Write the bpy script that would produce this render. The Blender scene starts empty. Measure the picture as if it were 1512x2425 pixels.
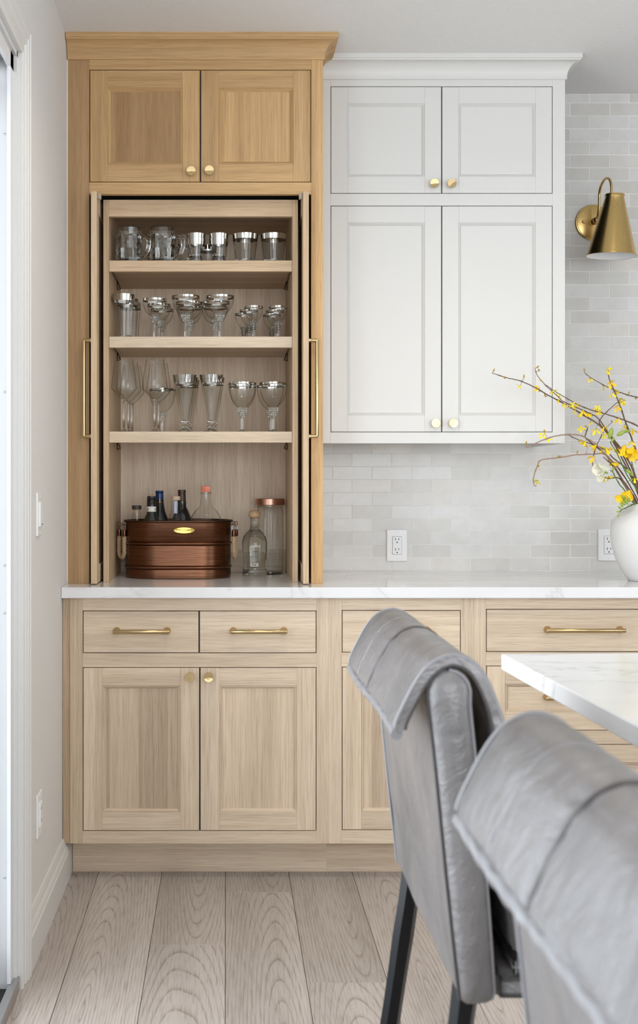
import bpy, bmesh, math, random
from mathutils import Vector, Matrix, noise

random.seed(7)
R = math.radians
SC = bpy.context.scene
COL = SC.collection

# ------------------------------------------------------------------ camera, world, daylight, exposure
F = 2776.0            # focal length in photo pixels (1512 wide)
VX, VY = 534.0, 1146.0
CAMZ = 1.233
cam = bpy.data.cameras.new('camera')
cam.sensor_fit = 'HORIZONTAL'
cam.sensor_width = 36.0
cam.lens = 36.0 * F / 1512.0
cam.shift_x = (756.0 - VX) / 1512.0
cam.shift_y = -(1212.5 - VY) / 1512.0
cam.clip_start = 0.05
cam.dof.use_dof = True
cam.dof.focus_distance = 3.7
cam.dof.aperture_fstop = 12.0
camo = bpy.data.objects.new('camera', cam)
COL.objects.link(camo)
camo.location = (0, 0, CAMZ)
camo.rotation_euler = (R(90), 0, 0)
SC.camera = camo

world = bpy.data.worlds.new('sky')
SC.world = world
world.use_nodes = True
wb = world.node_tree.nodes['Background']
wb.inputs[0].default_value = (0.80, 0.90, 1.0, 1)
wb.inputs[1].default_value = 1.0

def area(name, loc, rot, sx, sy, power, color):
    l = bpy.data.lights.new(name, 'AREA')
    l.shape = 'RECTANGLE'
    l.size, l.size_y = sx, sy
    l.energy = power
    l.color = color
    o = bpy.data.objects.new(name, l)
    COL.objects.link(o)
    o.location = loc
    o.rotation_euler = rot
    return o
# daylight outside the patio door in the left wall, and outside the window wall behind the camera
area('patio_daylight', (-1.75, 1.55, 1.45), (0, R(-90), 0), 2.7, 3.6, 104, (0.93, 0.965, 1.0))
area('window_daylight', (1.0, -2.75, 1.6), (R(90), 0, 0), 4.2, 2.0, 120, (0.96, 0.975, 1.0))
area('side_window_daylight', (3.75, 0.8, 1.55), (0, R(90), 0), 1.9, 2.6, 22, (0.95, 0.97, 1.0))
# warm recessed ceiling lamps over the island and walkway
for lx, ly, pw in ((0.15, 2.75, 4.5), (1.15, 2.85, 4.5), (0.6, 0.9, 2.0)):
    l = bpy.data.lights.new('recessed_lamp', 'SPOT')
    l.energy = pw * 4
    l.color = (1.0, 0.85, 0.65)
    l.spot_size = R(150); l.spot_blend = 1.0
    l.shadow_soft_size = 0.07
    o = bpy.data.objects.new('recessed_lamp', l)
    COL.objects.link(o)
    o.location = (lx, ly, 2.64)

vs = SC.view_settings
vs.view_transform = 'Standard'
vs.look = 'None'
vs.gamma = 1.0
vs.use_curve_mapping = False
vs.exposure = 0.50
SC.cycles.transparent_max_bounces = 40
SC.cycles.max_bounces = 16
SC.cycles.transmission_bounces = 16
SC.cycles.diffuse_bounces = 5

# ------------------------------------------------------------------ measured places
YW = 4.30       # tiled back wall
XL = -0.507     # left wall
ZC = 2.661      # ceiling
XR = 1.56       # wall return beyond the frame
YT = 3.747      # tall cabinet face
YU = 3.93       # white upper cabinet face
YB = 3.64       # base cabinet face
ZT = 0.9144     # countertop

def W(x, y, d):
    """photo position at distance d -> metres"""
    return Vector(((x - VX) / F * d, d, CAMZ - (y - VY) / F * d))

# ------------------------------------------------------------------ materials
MATS = {}
def mat(name):
    m = bpy.data.materials.new(name)
    m.use_nodes = True
    MATS[name] = m
    nt = m.node_tree
    return m, nt, nt.nodes['Principled BSDF']
def L(nt, a, b): nt.links.new(a, b)
def node(nt, t, **kw):
    n = nt.nodes.new(t)
    for k, v in kw.items():
        setattr(n, k, v)
    return n
def ramp(nt, fac, stops):
    n = node(nt, 'ShaderNodeValToRGB')
    e = n.color_ramp.elements
    while len(e) < len(stops): e.new(0.5)
    for i, (p, c) in enumerate(stops):
        e[i].position = p
        e[i].color = (*c, 1) if len(c) == 3 else c
    L(nt, fac, n.inputs[0])
    return n.outputs[0]
def mixc(nt, mode, fac, a, b):
    n = node(nt, 'ShaderNodeMix', data_type='RGBA', blend_type=mode)
    if isinstance(fac, (int, float)): n.inputs[0].default_value = fac
    else: L(nt, fac, n.inputs[0])
    for v, i in ((a, 6), (b, 7)):
        if isinstance(v, tuple): n.inputs[i].default_value = (*v, 1)
        else: L(nt, v, n.inputs[i])
    return n.outputs[2]
def math_(nt, op, a, b=None):
    n = node(nt, 'ShaderNodeMath', operation=op)
    for v, i in ((a, 0), (b, 1)):
        if v is None: continue
        if isinstance(v, (int, float)): n.inputs[i].default_value = v
        else: L(nt, v, n.inputs[i])
    return n.outputs[0]
def bump(nt, bs, h, strength, dist=0.001):
    n = node(nt, 'ShaderNodeBump')
    n.inputs['Strength'].default_value = strength
    n.inputs['Distance'].default_value = dist
    L(nt, h, n.inputs['Height'])
    L(nt, n.outputs[0], bs.inputs['Normal'])
def coords(nt, scale, rnd=True, src='Object'):
    tc = node(nt, 'ShaderNodeTexCoord')
    v = tc.outputs[src]
    oi = node(nt, 'ShaderNodeObjectInfo')
    if rnd:
        vm = node(nt, 'ShaderNodeVectorMath', operation='MULTIPLY_ADD')
        L(nt, oi.outputs['Random'], vm.inputs[0])
        vm.inputs[1].default_value = (13.1, 17.7, 29.3)
        L(nt, v, vm.inputs[2])
        v = vm.outputs[0]
    mp = node(nt, 'ShaderNodeMapping')
    mp.inputs['Scale'].default_value = scale
    L(nt, v, mp.inputs['Vector'])
    return mp.outputs[0], oi.outputs['Random'], tc
def tnoise(nt, vec, scale, detail=2.0, rough=0.5, dist=0.0):
    n = node(nt, 'ShaderNodeTexNoise')
    n.inputs['Scale'].default_value = scale
    n.inputs['Detail'].default_value = detail
    n.inputs['Roughness'].default_value = rough
    n.inputs['Distortion'].default_value = dist
    L(nt, vec, n.inputs['Vector'])
    return n.outputs[0]

def plain(name, col, rough=0.5, metal=0.0, spec=0.5, coat=0.0):
    m, nt, bs = mat(name)
    bs.inputs['Base Color'].default_value = (*col, 1)
    bs.inputs['Roughness'].default_value = rough
    bs.inputs['Metallic'].default_value = metal
    bs.inputs['Specular IOR Level'].default_value = spec
    bs.inputs['Coat Weight'].default_value = coat
    return m

def oak(name, axis, light, dark, stave=0.0, rough=0.48):
    m, nt, bs = mat(name)
    sc = [1.0, 1.0, 1.0]
    sc['XYZ'.index(axis)] = 0.022
    v, rnd, tc = coords(nt, sc)
    fine = tnoise(nt, v, 430, 2, 0.6)
    mid = tnoise(nt, v, 130, 3, 0.6, 0.3)
    broad = tnoise(nt, v, 22, 2, 0.5, 0.8)
    base = ramp(nt, broad, [(0.3, dark), (0.68, light)])
    c = mixc(nt, 'MULTIPLY', 0.6, base, ramp(nt, mid, [(0.34, (0.84, 0.81, 0.78)), (0.62, (1.04, 1.03, 1.02))]))
    c = mixc(nt, 'MULTIPLY', 0.5, c, ramp(nt, fine, [(0.34, (0.64, 0.58, 0.52)), (0.52, (1, 1, 1))]))
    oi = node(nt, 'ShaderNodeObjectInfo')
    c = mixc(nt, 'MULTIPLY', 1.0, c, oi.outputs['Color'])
    tint = ramp(nt, rnd, [(0.0, (0.86, 0.84, 0.82)), (0.5, (1.0, 1.0, 1.0)), (1.0, (1.09, 1.06, 1.02))])
    c = mixc(nt, 'MULTIPLY', 0.5, c, tint)
    if stave > 0:
        sep = node(nt, 'ShaderNodeSeparateXYZ')
        L(nt, tc.outputs['Object'], sep.inputs[0])
        a = math_(nt, 'MULTIPLY', rnd, 7.31)
        b = math_(nt, 'MULTIPLY', sep.outputs[0 if axis != 'X' else 2], stave)
        s = math_(nt, 'FLOOR', math_(nt, 'ADD', a, b))
        wn = node(nt, 'ShaderNodeTexWhiteNoise', noise_dimensions='2D')
        cmb = node(nt, 'ShaderNodeCombineXYZ')
        L(nt, s, cmb.inputs[0]); L(nt, rnd, cmb.inputs[1])
        L(nt, cmb.outputs[0], wn.inputs['Vector'])
        c = mixc(nt, 'MULTIPLY', 1.0, c, ramp(nt, wn.outputs[0], [(0, (0.80, 0.76, 0.74)), (0.55, (1, 0.99, 0.98)), (1, (1.08, 1.06, 1.04))]))
    L(nt, c, bs.inputs['Base Color'])
    bs.inputs['Roughness'].default_value = rough
    bs.inputs['Specular IOR Level'].default_value = 0.35
    bump(nt, bs, fine, 0.25, 0.0006)
    return m

OAK_L, OAK_D = (0.72, 0.598, 0.462), (0.60, 0.482, 0.360)
WARM_LIT_L, WARM_LIT_D = (0.61, 0.400, 0.196), (0.48, 0.300, 0.138)  # same oak with the warm upper light put into its colour
half_lit_v = oak('half_warm_lit_oak_vertical_grain', 'Z', (0.68, 0.515, 0.345), (0.56, 0.410, 0.262))  # halfway step of that warm light, put into the colour
half_lit_h = oak('half_warm_lit_oak_horizontal_grain', 'X', (0.68, 0.515, 0.345), (0.56, 0.410, 0.262))
warm_lit_v = oak('warm_lit_oak_vertical_grain', 'Z', WARM_LIT_L, WARM_LIT_D)
warm_lit_h = oak('warm_lit_oak_horizontal_grain', 'X', WARM_LIT_L, WARM_LIT_D)
warm_lit_p = oak('warm_lit_oak_panel_staves', 'Z', WARM_LIT_L, WARM_LIT_D, stave=11.0)
oak_v = oak('oak_vertical_grain', 'Z', OAK_L, OAK_D)
oak_h = oak('oak_horizontal_grain', 'X', OAK_L, OAK_D)
oak_d = oak('oak_depth_grain', 'Y', OAK_L, OAK_D)
oak_p = oak('oak_panel_staves', 'Z', OAK_L, OAK_D, stave=11.0)
oak_ph = oak('oak_drawer_panel', 'X', OAK_L, OAK_D)

def floor_mat():
    m, nt, bs = mat('oak_floor_plank')
    v, rnd, tc = coords(nt, (1.0, 0.10, 1.0))
    vf, _, _ = coords(nt, (1.0, 0.035, 1.0))
    warp = tnoise(nt, v, 5.0, 2, 0.45)
    sep = node(nt, 'ShaderNodeSeparateXYZ')
    vo, _, _ = coords(nt, (1, 1, 1), rnd=False)
    L(nt, vo, sep.inputs[0])
    # growth rings: an elongated cone of rings whose centre wanders over the board
    offx = math_(nt, 'MULTIPLY', math_(nt, 'SUBTRACT', rnd, 0.5), 0.12)
    x = math_(nt, 'ADD', sep.outputs[0], offx)
    ry = math_(nt, 'MULTIPLY', math_(nt, 'FRACT', math_(nt, 'MULTIPLY', rnd, 17.3)), 1.6)
    y = math_(nt, 'MULTIPLY', math_(nt, 'ADD', sep.outputs[1], math_(nt, 'SUBTRACT', ry, 0.8)), 0.075)
    d = math_(nt, 'SQRT', math_(nt, 'ADD', math_(nt, 'MULTIPLY', x, x), math_(nt, 'MULTIPLY', y, y)))
    ph = math_(nt, 'ADD', math_(nt, 'MULTIPLY', d, 120.0), math_(nt, 'MULTIPLY', warp, 5.0))
    ring = math_(nt, 'FRACT', ph)
    fine = tnoise(nt, vf, 300, 2, 0.6)
    broad = tnoise(nt, v, 7, 2)
    base = ramp(nt, broad, [(0.3, (0.405, 0.365, 0.338)), (0.7, (0.505, 0.46, 0.43))])
    rc = ramp(nt, ring, [(0.0, (0.60, 0.55, 0.50)), (0.14, (0.93, 0.92, 0.91)), (0.35, (1.03, 1.03, 1.03)), (0.93, (1.0, 1.0, 1.0)), (1.0, (0.60, 0.55, 0.50))])
    c = mixc(nt, 'MULTIPLY', ramp(nt, tnoise(nt, vf, 160, 2, 0.6), [(0.38, (0.35,) * 3), (0.58, (1, 1, 1))]), base, rc)
    c = mixc(nt, 'MULTIPLY', 0.65, c, ramp(nt, fine, [(0.34, (0.70, 0.65, 0.61)), (0.52, (1.02, 1.02, 1.02))]))
    c = mixc(nt, 'MULTIPLY', 1.0, c, ramp(nt, rnd, [(0, (0.86, 0.84, 0.82)), (1, (1.07, 1.06, 1.06))]))
    L(nt, c, bs.inputs['Base Color'])
    bs.inputs['Roughness'].default_value = 0.52
    bs.inputs['Specular IOR Level'].default_value = 0.3
    bump(nt, bs, fine, 0.25, 0.0008)
    return m
m_floor = floor_mat()
m_subfloor = plain('dark_plank_joint', (0.055, 0.04, 0.03), 0.9)

def painted(name, col, scale, strength, rough=0.7, dist=0.002):
    m, nt, bs = mat(name)
    v, rnd, _ = coords(nt, (1, 1, 1), rnd=False)
    n = tnoise(nt, v, scale, 3, 0.55)
    L(nt, mixc(nt, 'MIX', ramp(nt, n, [(0.35, (0, 0, 0)), (0.65, (1, 1, 1))]), tuple(c * 0.965 for c in col), col), bs.inputs['Base Color'])
    bs.inputs['Roughness'].default_value = rough
    bs.inputs['Specular IOR Level'].default_value = 0.3
    bump(nt, bs, n, strength, dist)
    return m
m_wall = painted('textured_wall_paint', (0.72, 0.705, 0.685), 160, 0.35)
m_ceil = painted('orange_peel_ceiling_paint', (0.80, 0.795, 0.79), 130, 0.45)
m_white = plain('white_cabinet_paint', (0.645, 0.633, 0.613), 0.42)
m_trim = plain('white_trim_paint', (0.68, 0.675, 0.66), 0.4)
m_vinyl = plain('white_vinyl', (0.68, 0.685, 0.70), 0.35)
m_guide = plain('translucent_beige_plastic', (0.42, 0.36, 0.28), 0.4)
m_grout = plain('pale_grout', (0.84, 0.83, 0.81), 0.9)
m_plate = plain('white_switch_plastic', (0.82, 0.82, 0.82), 0.3)
m_seam = plain('grey_plastic_seam', (0.42, 0.42, 0.43), 0.6)
m_slot = plain('dark_socket_slot', (0.03, 0.03, 0.035), 0.6)
m_alu = plain('brushed_aluminium', (0.50, 0.50, 0.50), 0.38, 1.0)
m_rubber = plain('black_rubber', (0.03, 0.03, 0.03), 0.6)
m_black = plain('black_metal', (0.005, 0.005, 0.006), 0.25, 0.0, 0.2)
m_steel = plain('steel_screw', (0.55, 0.56, 0.58), 0.3, 1.0)

def tile_mat():
    m, nt, bs = mat('handmade_glazed_tile')
    v, rnd, _ = coords(nt, (1, 1, 1))
    n = tnoise(nt, v, 14, 3, 0.6)
    n2 = tnoise(nt, v, 60, 2, 0.5)
    a = ramp(nt, rnd, [(0.0, (0.57, 0.55, 0.525)), (0.4, (0.625, 0.61, 0.59)), (0.75, (0.65, 0.64, 0.63)), (1.0, (0.645, 0.61, 0.575))])
    c = mixc(nt, 'MULTIPLY', 0.7, a, ramp(nt, n, [(0.3, (0.93, 0.92, 0.90)), (0.65, (1.04, 1.04, 1.04))]))
    L(nt, c, bs.inputs['Base Color'])
    bs.inputs['Roughness'].default_value = 0.26
    bs.inputs['Specular IOR Level'].default_value = 0.5
    bump(nt, bs, n2, 0.25, 0.0012)
    return m
m_tile = tile_mat()

def marble(name, vein, seed, bluish=(0.80, 0.80, 0.82)):
    m, nt, bs = mat(name)
    tc = node(nt, 'ShaderNodeTexCoord')
    mp = node(nt, 'ShaderNodeMapping')
    mp.inputs['Location'].default_value = (seed, seed * 0.7, 0)
    mp.inputs['Scale'].default_value = (1.0, 2.2, 1.6)
    mp.inputs['Rotation'].default_value = (0.2, 0.3, 0.25)
    L(nt, tc.outputs['Object'], mp.inputs[0])
    n1 = tnoise(nt, mp.outputs[0], 1.6, 5, 0.55, 1.2)
    cloud = tnoise(nt, mp.outputs[0], 3.2, 4, 0.5, 0.6)
    d = math_(nt, 'ABSOLUTE', math_(nt, 'SUBTRACT', n1, 0.5))
    c = ramp(nt, cloud, [(0.3, (0.70, 0.70, 0.71)), (0.7, bluish)])
    c = mixc(nt, 'MULTIPLY', vein, c, ramp(nt, d, [(0.0, (0.55, 0.55, 0.55)), (0.008, (0.86, 0.86, 0.86)), (0.035, (1, 1, 1))]))
    L(nt, c, bs.inputs['Base Color'])
    bs.inputs['Roughness'].default_value = 0.12
    bs.inputs['Specular IOR Level'].default_value = 0.5
    return m
m_quartz = marble('pale_veined_quartz', 0.35, 3.0, (0.78, 0.78, 0.79))
m_marble = marble('white_marble', 0.6, 11.0)

def brushed(name, col, rough, stretch=(1, 1, 0.03), sc=500, var=0.12):
    m, nt, bs = mat(name)
    v, rnd, _ = coords(nt, stretch)
    n = tnoise(nt, v, sc, 2, 0.6)
    c = mixc(nt, 'MULTIPLY', 1.0, tuple(col), ramp(nt, n, [(0.3, (1 - var,) * 3), (0.7, (1 + var * 0.4,) * 3)]))
    L(nt, c, bs.inputs['Base Color'])
    bs.inputs['Metallic'].default_value = 1.0
    bs.inputs['Roughness'].default_value = rough
    return m
m_brass = brushed('brushed_brass', (0.60, 0.42, 0.17), 0.28)
m_brass_bright = brushed('satin_champagne_brass', (0.56, 0.42, 0.22), 0.24)
m_gold = plain('polished_gold_plate', (0.83, 0.60, 0.15), 0.22, 1.0)
m_gold_dark = plain('tarnished_gold_mark', (0.28, 0.17, 0.03), 0.45, 1.0)
m_copper = brushed('antique_copper', (0.175, 0.080, 0.046), 0.29, (0.03, 0.03, 1), 300, 0.35)
m_copper_dark = plain('dark_bronze', (0.085, 0.045, 0.03), 0.35, 1.0)
m_copper_lid = plain('satin_copper', (0.55, 0.30, 0.22), 0.32, 1.0)
m_shade_in = plain('white_enamel', (0.88, 0.88, 0.87), 0.35)

def leather(name, col, seed):
    m, nt, bs = mat(name)
    v, rnd, _ = coords(nt, (1, 1, 1), rnd=False)
    n = tnoise(nt, v, 260, 2, 0.6)
    b = tnoise(nt, v, 7 + seed, 3, 0.55, 0.6)
    c = mixc(nt, 'MULTIPLY', 0.8, tuple(col), ramp(nt, b, [(0.30, (0.55, 0.53, 0.52)), (0.70, (1.30, 1.30, 1.32))]))
    L(nt, c, bs.inputs['Base Color'])
    L(nt, ramp(nt, b, [(0.3, (0.42,) * 3), (0.7, (0.24,) * 3)]), bs.inputs['Roughness'])
    bs.inputs['Specular IOR Level'].default_value = 0.75
    mixn = math_(nt, 'ADD', math_(nt, 'MULTIPLY', n, 0.12), tnoise(nt, v, 16, 4, 0.55, 1.5))
    bump(nt, bs, mixn, 0.5, 0.008)
    return m
m_leather = leather('grey_leather', (0.160, 0.150, 0.150), 0)
m_leather_pipe = plain('pale_leather_piping', (0.22, 0.215, 0.225), 0.35)
m_leather_dark = plain('dark_leather_piping', (0.045, 0.038, 0.038), 0.45)
m_gap_shade = plain('dark_gap_shade', (0.085, 0.075, 0.072), 0.5)  # shade inside door gaps and pockets, put into the colour

def thin_glass(name, tint=(0.965, 0.97, 0.965), edge=(0.36, 0.36, 0.34)):
    m = bpy.data.materials.new(name)
    m.use_nodes = True
    nt = m.node_tree
    nt.nodes.clear()
    out = node(nt, 'ShaderNodeOutputMaterial')
    lw = node(nt, 'ShaderNodeLayerWeight')
    lw.inputs['Blend'].default_value = 0.5
    tr = node(nt, 'ShaderNodeBsdfTransparent')
    L(nt, ramp(nt, lw.outputs['Facing'], [(0.0, tint), (0.50, tint), (0.9, tuple(0.5 * (a + b) for a, b in zip(tint, edge))), (1.0, edge)]), tr.inputs[0])
    gl = node(nt, 'ShaderNodeBsdfGlossy')
    gl.inputs['Roughness'].default_value = 0.03
    mx = node(nt, 'ShaderNodeMixShader')
    # Schlick reflectance, the same from both sides of the thin wall
    L(nt, math_(nt, 'ADD', math_(nt, 'MULTIPLY', math_(nt, 'POWER', lw.outputs['Facing'], 5.0), 0.75), 0.038), mx.inputs[0])
    L(nt, tr.outputs[0], mx.inputs[1]); L(nt, gl.outputs[0], mx.inputs[2])
    L(nt, mx.outputs[0], out.inputs[0])
    return m
m_glass = thin_glass('clear_thin_glass')
m_smoke = thin_glass('grey_tinted_thin_glass', (0.86, 0.86, 0.83), (0.25, 0.25, 0.22))
m_pane = thin_glass('window_pane_glass', (0.97, 0.98, 0.98), (0.7, 0.72, 0.72))
def solid_glass(name, col, ior=1.5):
    m = bpy.data.materials.new(name)
    m.use_nodes = True
    nt = m.node_tree
    nt.nodes.clear()
    out = node(nt, 'ShaderNodeOutputMaterial')
    g = node(nt, 'ShaderNodeBsdfGlass')
    g.inputs['Color'].default_value = (*col, 1)
    g.inputs['Roughness'].default_value = 0.0
    g.inputs['IOR'].default_value = ior
    L(nt, g.outputs[0], out.inputs[0])
    return m
m_crystal = solid_glass('solid_crystal', (0.97, 0.975, 0.97))
m_spirit = solid_glass('clear_spirit_glass', (0.95, 0.965, 0.955), 1.38)
m_silver = plain('silver_rim_band', (0.52, 0.51, 0.48), 0.06, 1.0)

m_darkglass = plain('black_bottle_glass', (0.012, 0.014, 0.013), 0.08, 0.0, 0.6)
m_navy = plain('navy_foil', (0.012, 0.04, 0.13), 0.3, 0.3)
m_brownfoil = plain('brown_foil', (0.065, 0.036, 0.025), 0.4, 0.2)
m_cap_black = plain('black_screw_cap', (0.012, 0.012, 0.014), 0.25)
m_cap_dark = plain('dark_brown_cap', (0.05, 0.04, 0.035), 0.5)
m_orange = plain('orange_plastic_cap', (0.75, 0.17, 0.07), 0.3)
m_label = plain('cream_paper_label', (0.70, 0.68, 0.62), 0.6)
m_label_blue = plain('grey_blue_paper_label', (0.35, 0.40, 0.55), 0.6)
m_ink = plain('dark_print_ink', (0.04, 0.045, 0.06), 0.6)
m_white_ink = plain('white_print_ink', (0.85, 0.86, 0.90), 0.5)
m_cork = plain('pale_cork', (0.62, 0.46, 0.33), 0.7)
m_stopper = oak('turned_wood_stopper', 'X', (0.66, 0.45, 0.28), (0.52, 0.33, 0.19), rough=0.35)

def ceramic():
    m, nt, bs = mat('matte_white_ceramic')
    v, rnd, _ = coords(nt, (1, 1, 1))
    n = tnoise(nt, v, 240, 1, 0.4)
    L(nt, ramp(nt, n, [(0.0, (0.55, 0.52, 0.48)), (0.25, (0.68, 0.675, 0.665)), (0.3, (0.70, 0.695, 0.685))]), bs.inputs['Base Color'])
    bs.inputs['Roughness'].default_value = 0.5
    return m
m_ceramic = ceramic()
def fibre(name, a, b):
    m, nt, bs = mat(name)
    v, rnd, _ = coords(nt, (1, 1, 1))
    n = tnoise(nt, v, 700, 3, 0.6)
    L(nt, ramp(nt, n, [(0.35, a), (0.65, b)]), bs.inputs['Base Color'])
    bs.inputs['Roughness'].default_value = 0.8
    return m
m_rope = fibre('jute_rope', (0.33, 0.22, 0.12), (0.60, 0.45, 0.28))
m_bark = fibre('twig_bark', (0.075, 0.04, 0.028), (0.20, 0.115, 0.075))
m_bark_pale = fibre('pale_twig_bark', (0.22, 0.13, 0.09), (0.40, 0.27, 0.19))
m_petal = plain('yellow_petal', (0.93, 0.70, 0.008), 0.5)
m_petal2 = plain('deep_yellow_petal', (0.92, 0.60, 0.005), 0.5)
m_wpetal = plain('ivory_petal', (0.84, 0.82, 0.70), 0.5)
m_green = plain('green_stem', (0.10, 0.19, 0.035), 0.5)
m_bud = plain('green_bud', (0.30, 0.40, 0.06), 0.5)
m_budy = plain('ochre_bud', (0.42, 0.29, 0.03), 0.6)

# ------------------------------------------------------------------ mesh helpers
WLD = {}
def obj(name, me, m, parent=None, loc=(0, 0, 0)):
    o = bpy.data.objects.new(name, me)
    COL.objects.link(o)
    if me is not None and m is not None and not me.materials:
        me.materials.append(m)
    loc = Vector(loc)
    if parent is not None:
        o.parent = parent
        o.location = loc - WLD[parent]
    else:
        o.location = loc
    WLD[o] = loc
    return o
def lit_tone(o, *c):  # multiplies a piece's colour to carry light and shade
    o.color = (*(c if len(c) == 3 else c * 3), 1)
    return o
def tag(o, label, cat, group=None):
    o['label'] = label; o['category'] = cat
    if group: o['group'] = group
    return o
def thing(name, label, cat, loc, group=None):
    return tag(obj(name, None, None, None, loc), label, cat, group)
def struct(o):
    o['kind'] = 'structure'
    return o
def pd(verts, faces, smooth=None):
    me = bpy.data.meshes.new('shape')
    me.from_pydata([tuple(v) for v in verts], [], faces)
    bm = bmesh.new(); bm.from_mesh(me)
    bmesh.ops.recalc_face_normals(bm, faces=bm.faces)
    bm.to_mesh(me); bm.free()
    if smooth is not None:
        for p in me.polygons: p.use_smooth = True
        if smooth < 179: me.set_sharp_from_angle(angle=R(smooth))
    return me
BOXES = {}
def boxmesh(sx, sy, sz, b, m, share=True):
    key = (round(sx, 4), round(sy, 4), round(sz, 4), b, m.name)
    if share and key in BOXES: return BOXES[key]
    bm = bmesh.new()
    bmesh.ops.create_cube(bm, size=1.0)
    for v in bm.verts:
        v.co = Vector((v.co.x * sx, v.co.y * sy, v.co.z * sz))
    if b > 0:
        bmesh.ops.bevel(bm, geom=list(bm.edges), offset=min(b, 0.45 * min(sx, sy, sz)), segments=1, affect='EDGES')
    me = bpy.data.meshes.new('box')
    bm.to_mesh(me); bm.free()
    me.materials.append(m)
    BOXES[key] = me
    return me
def bx(name, x0, x1, y0, y1, z0, z1, m, parent=None, b=0.0008):
    me = boxmesh(x1 - x0, y1 - y0, z1 - z0, b, m)
    return obj(name, me, m, parent, ((x0 + x1) / 2, (y0 + y1) / 2, (z0 + z1) / 2))
def boxes(name, lst, m, parent=None, loc=(0, 0, 0)):
    vs, fs = [], []
    lx, ly, lz = loc
    for x0, x1, y0, y1, z0, z1 in lst:
        n = len(vs)
        vs += [(x - lx, y - ly, z - lz) for z in (z0, z1) for y in (y0, y1) for x in (x0, x1)]
        fs += [tuple(n + i for i in f) for f in ((0, 2, 3, 1), (4, 5, 7, 6), (0, 1, 5, 4), (2, 6, 7, 3), (0, 4, 6, 2), (1, 3, 7, 5))]
    me = bpy.data.meshes.new('boxes'); me.from_pydata(vs, [], fs)
    return obj(name, me, m, parent, loc)
def lathe(prof, segs=32, smooth=40, rfun=None):
    vs, fs, rings = [], [], []
    for i, (r, z) in enumerate(prof):
        if r < 1e-6:
            rings.append([len(vs)]); vs.append((0, 0, z))
        else:
            ring = []
            for k in range(segs):
                a = 2 * math.pi * k / segs
                rr = r * (rfun(a, z) if rfun else 1)
                ring.append(len(vs)); vs.append((rr * math.cos(a), rr * math.sin(a), z))
            rings.append(ring)
    for A, B in zip(rings, rings[1:]):
        for k in range(segs):
            k2 = (k + 1) % segs
            if len(A) == 1 and len(B) == 1: continue
            if len(A) == 1: fs.append((A[0], B[k], B[k2]))
            elif len(B) == 1: fs.append((A[k], A[k2], B[0]))
            else: fs.append((A[k], A[k2], B[k2], B[k]))
    return pd(vs, fs, smooth)
def lathe_open(prof, segs=32, smooth=40, rfun=None):
    return lathe(prof, segs, smooth, rfun)
def frames(pts, closed=False):
    n = len(pts)
    T = []
    for i in range(n):
        a = pts[i - 1] if (i > 0 or closed) else pts[i]
        b = pts[(i + 1) % n] if (i < n - 1 or closed) else pts[i]
        t = (b - a)
        T.append(t.normalized() if t.length > 1e-9 else Vector((0, 0, 1)))
    up = Vector((0, 0, 1)) if abs(T[0].z) < 0.9 else Vector((1, 0, 0))
    N = []
    u = (up - T[0] * up.dot(T[0])).normalized()
    for t in T:
        u = (u - t * u.dot(t))
        u = u.normalized() if u.length > 1e-6 else t.orthogonal().normalized()
        N.append((u.copy(), t.cross(u)))
    return N
def tube_data(pts, r, n=8, closed=False):
    pts = [Vector(p) for p in pts]
    rs = r if isinstance(r, (list, tuple)) else [r] * len(pts)
    fr = frames(pts, closed)
    vs, fs = [], []
    for p, (u, v), rr in zip(pts, fr, rs):
        for k in range(n):
            a = 2 * math.pi * k / n
            vs.append(p + u * (rr * math.cos(a)) + v * (rr * math.sin(a)))
    m = len(pts)
    for i in range(m if closed else m - 1):
        j = (i + 1) % m
        for k in range(n):
            k2 = (k + 1) % n
            fs.append((i * n + k, i * n + k2, j * n + k2, j * n + k))
    if not closed:
        fs.append(tuple(range(n))[::-1])
        fs.append(tuple((m - 1) * n + k for k in range(n)))
    return vs, fs
def tube(pts, r, n=8, closed=False, smooth=45):
    vs, fs = tube_data(pts, r, n, closed)
    return pd(vs, fs, smooth)
def merge(datas, smooth=45):
    V, Fc = [], []
    for vs, fs in datas:
        n = len(V); V += list(vs); Fc += [tuple(n + i for i in f) for f in fs]
    return pd(V, Fc, smooth)
def spline(pts, sub=6):
    P = [Vector(p) for p in pts]
    out = []
    for i in range(len(P) - 1):
        p0 = P[max(i - 1, 0)]; p1 = P[i]; p2 = P[i + 1]; p3 = P[min(i + 2, len(P) - 1)]
        for k in range(sub):
            t = k / sub
            out.append(0.5 * ((2 * p1) + (p2 - p0) * t + (2 * p0 - 5 * p1 + 4 * p2 - p3) * t * t + (3 * p1 - p0 - 3 * p2 + p3) * t ** 3))
    out.append(P[-1])
    return out
def text_mesh(s, size, extrude=0.0002):
    cu = bpy.data.curves.new('t', 'FONT')
    cu.body = s; cu.size = size; cu.align_x = 'CENTER'; cu.align_y = 'CENTER'; cu.extrude = extrude
    cu.resolution_u = 3
    ob = bpy.data.objects.new('t', cu); COL.objects.link(ob)
    dg = bpy.context.evaluated_depsgraph_get(); dg.update()
    me = bpy.data.meshes.new_from_object(ob.evaluated_get(dg))
    bpy.data.objects.remove(ob); bpy.data.curves.remove(cu)
    return me
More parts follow.
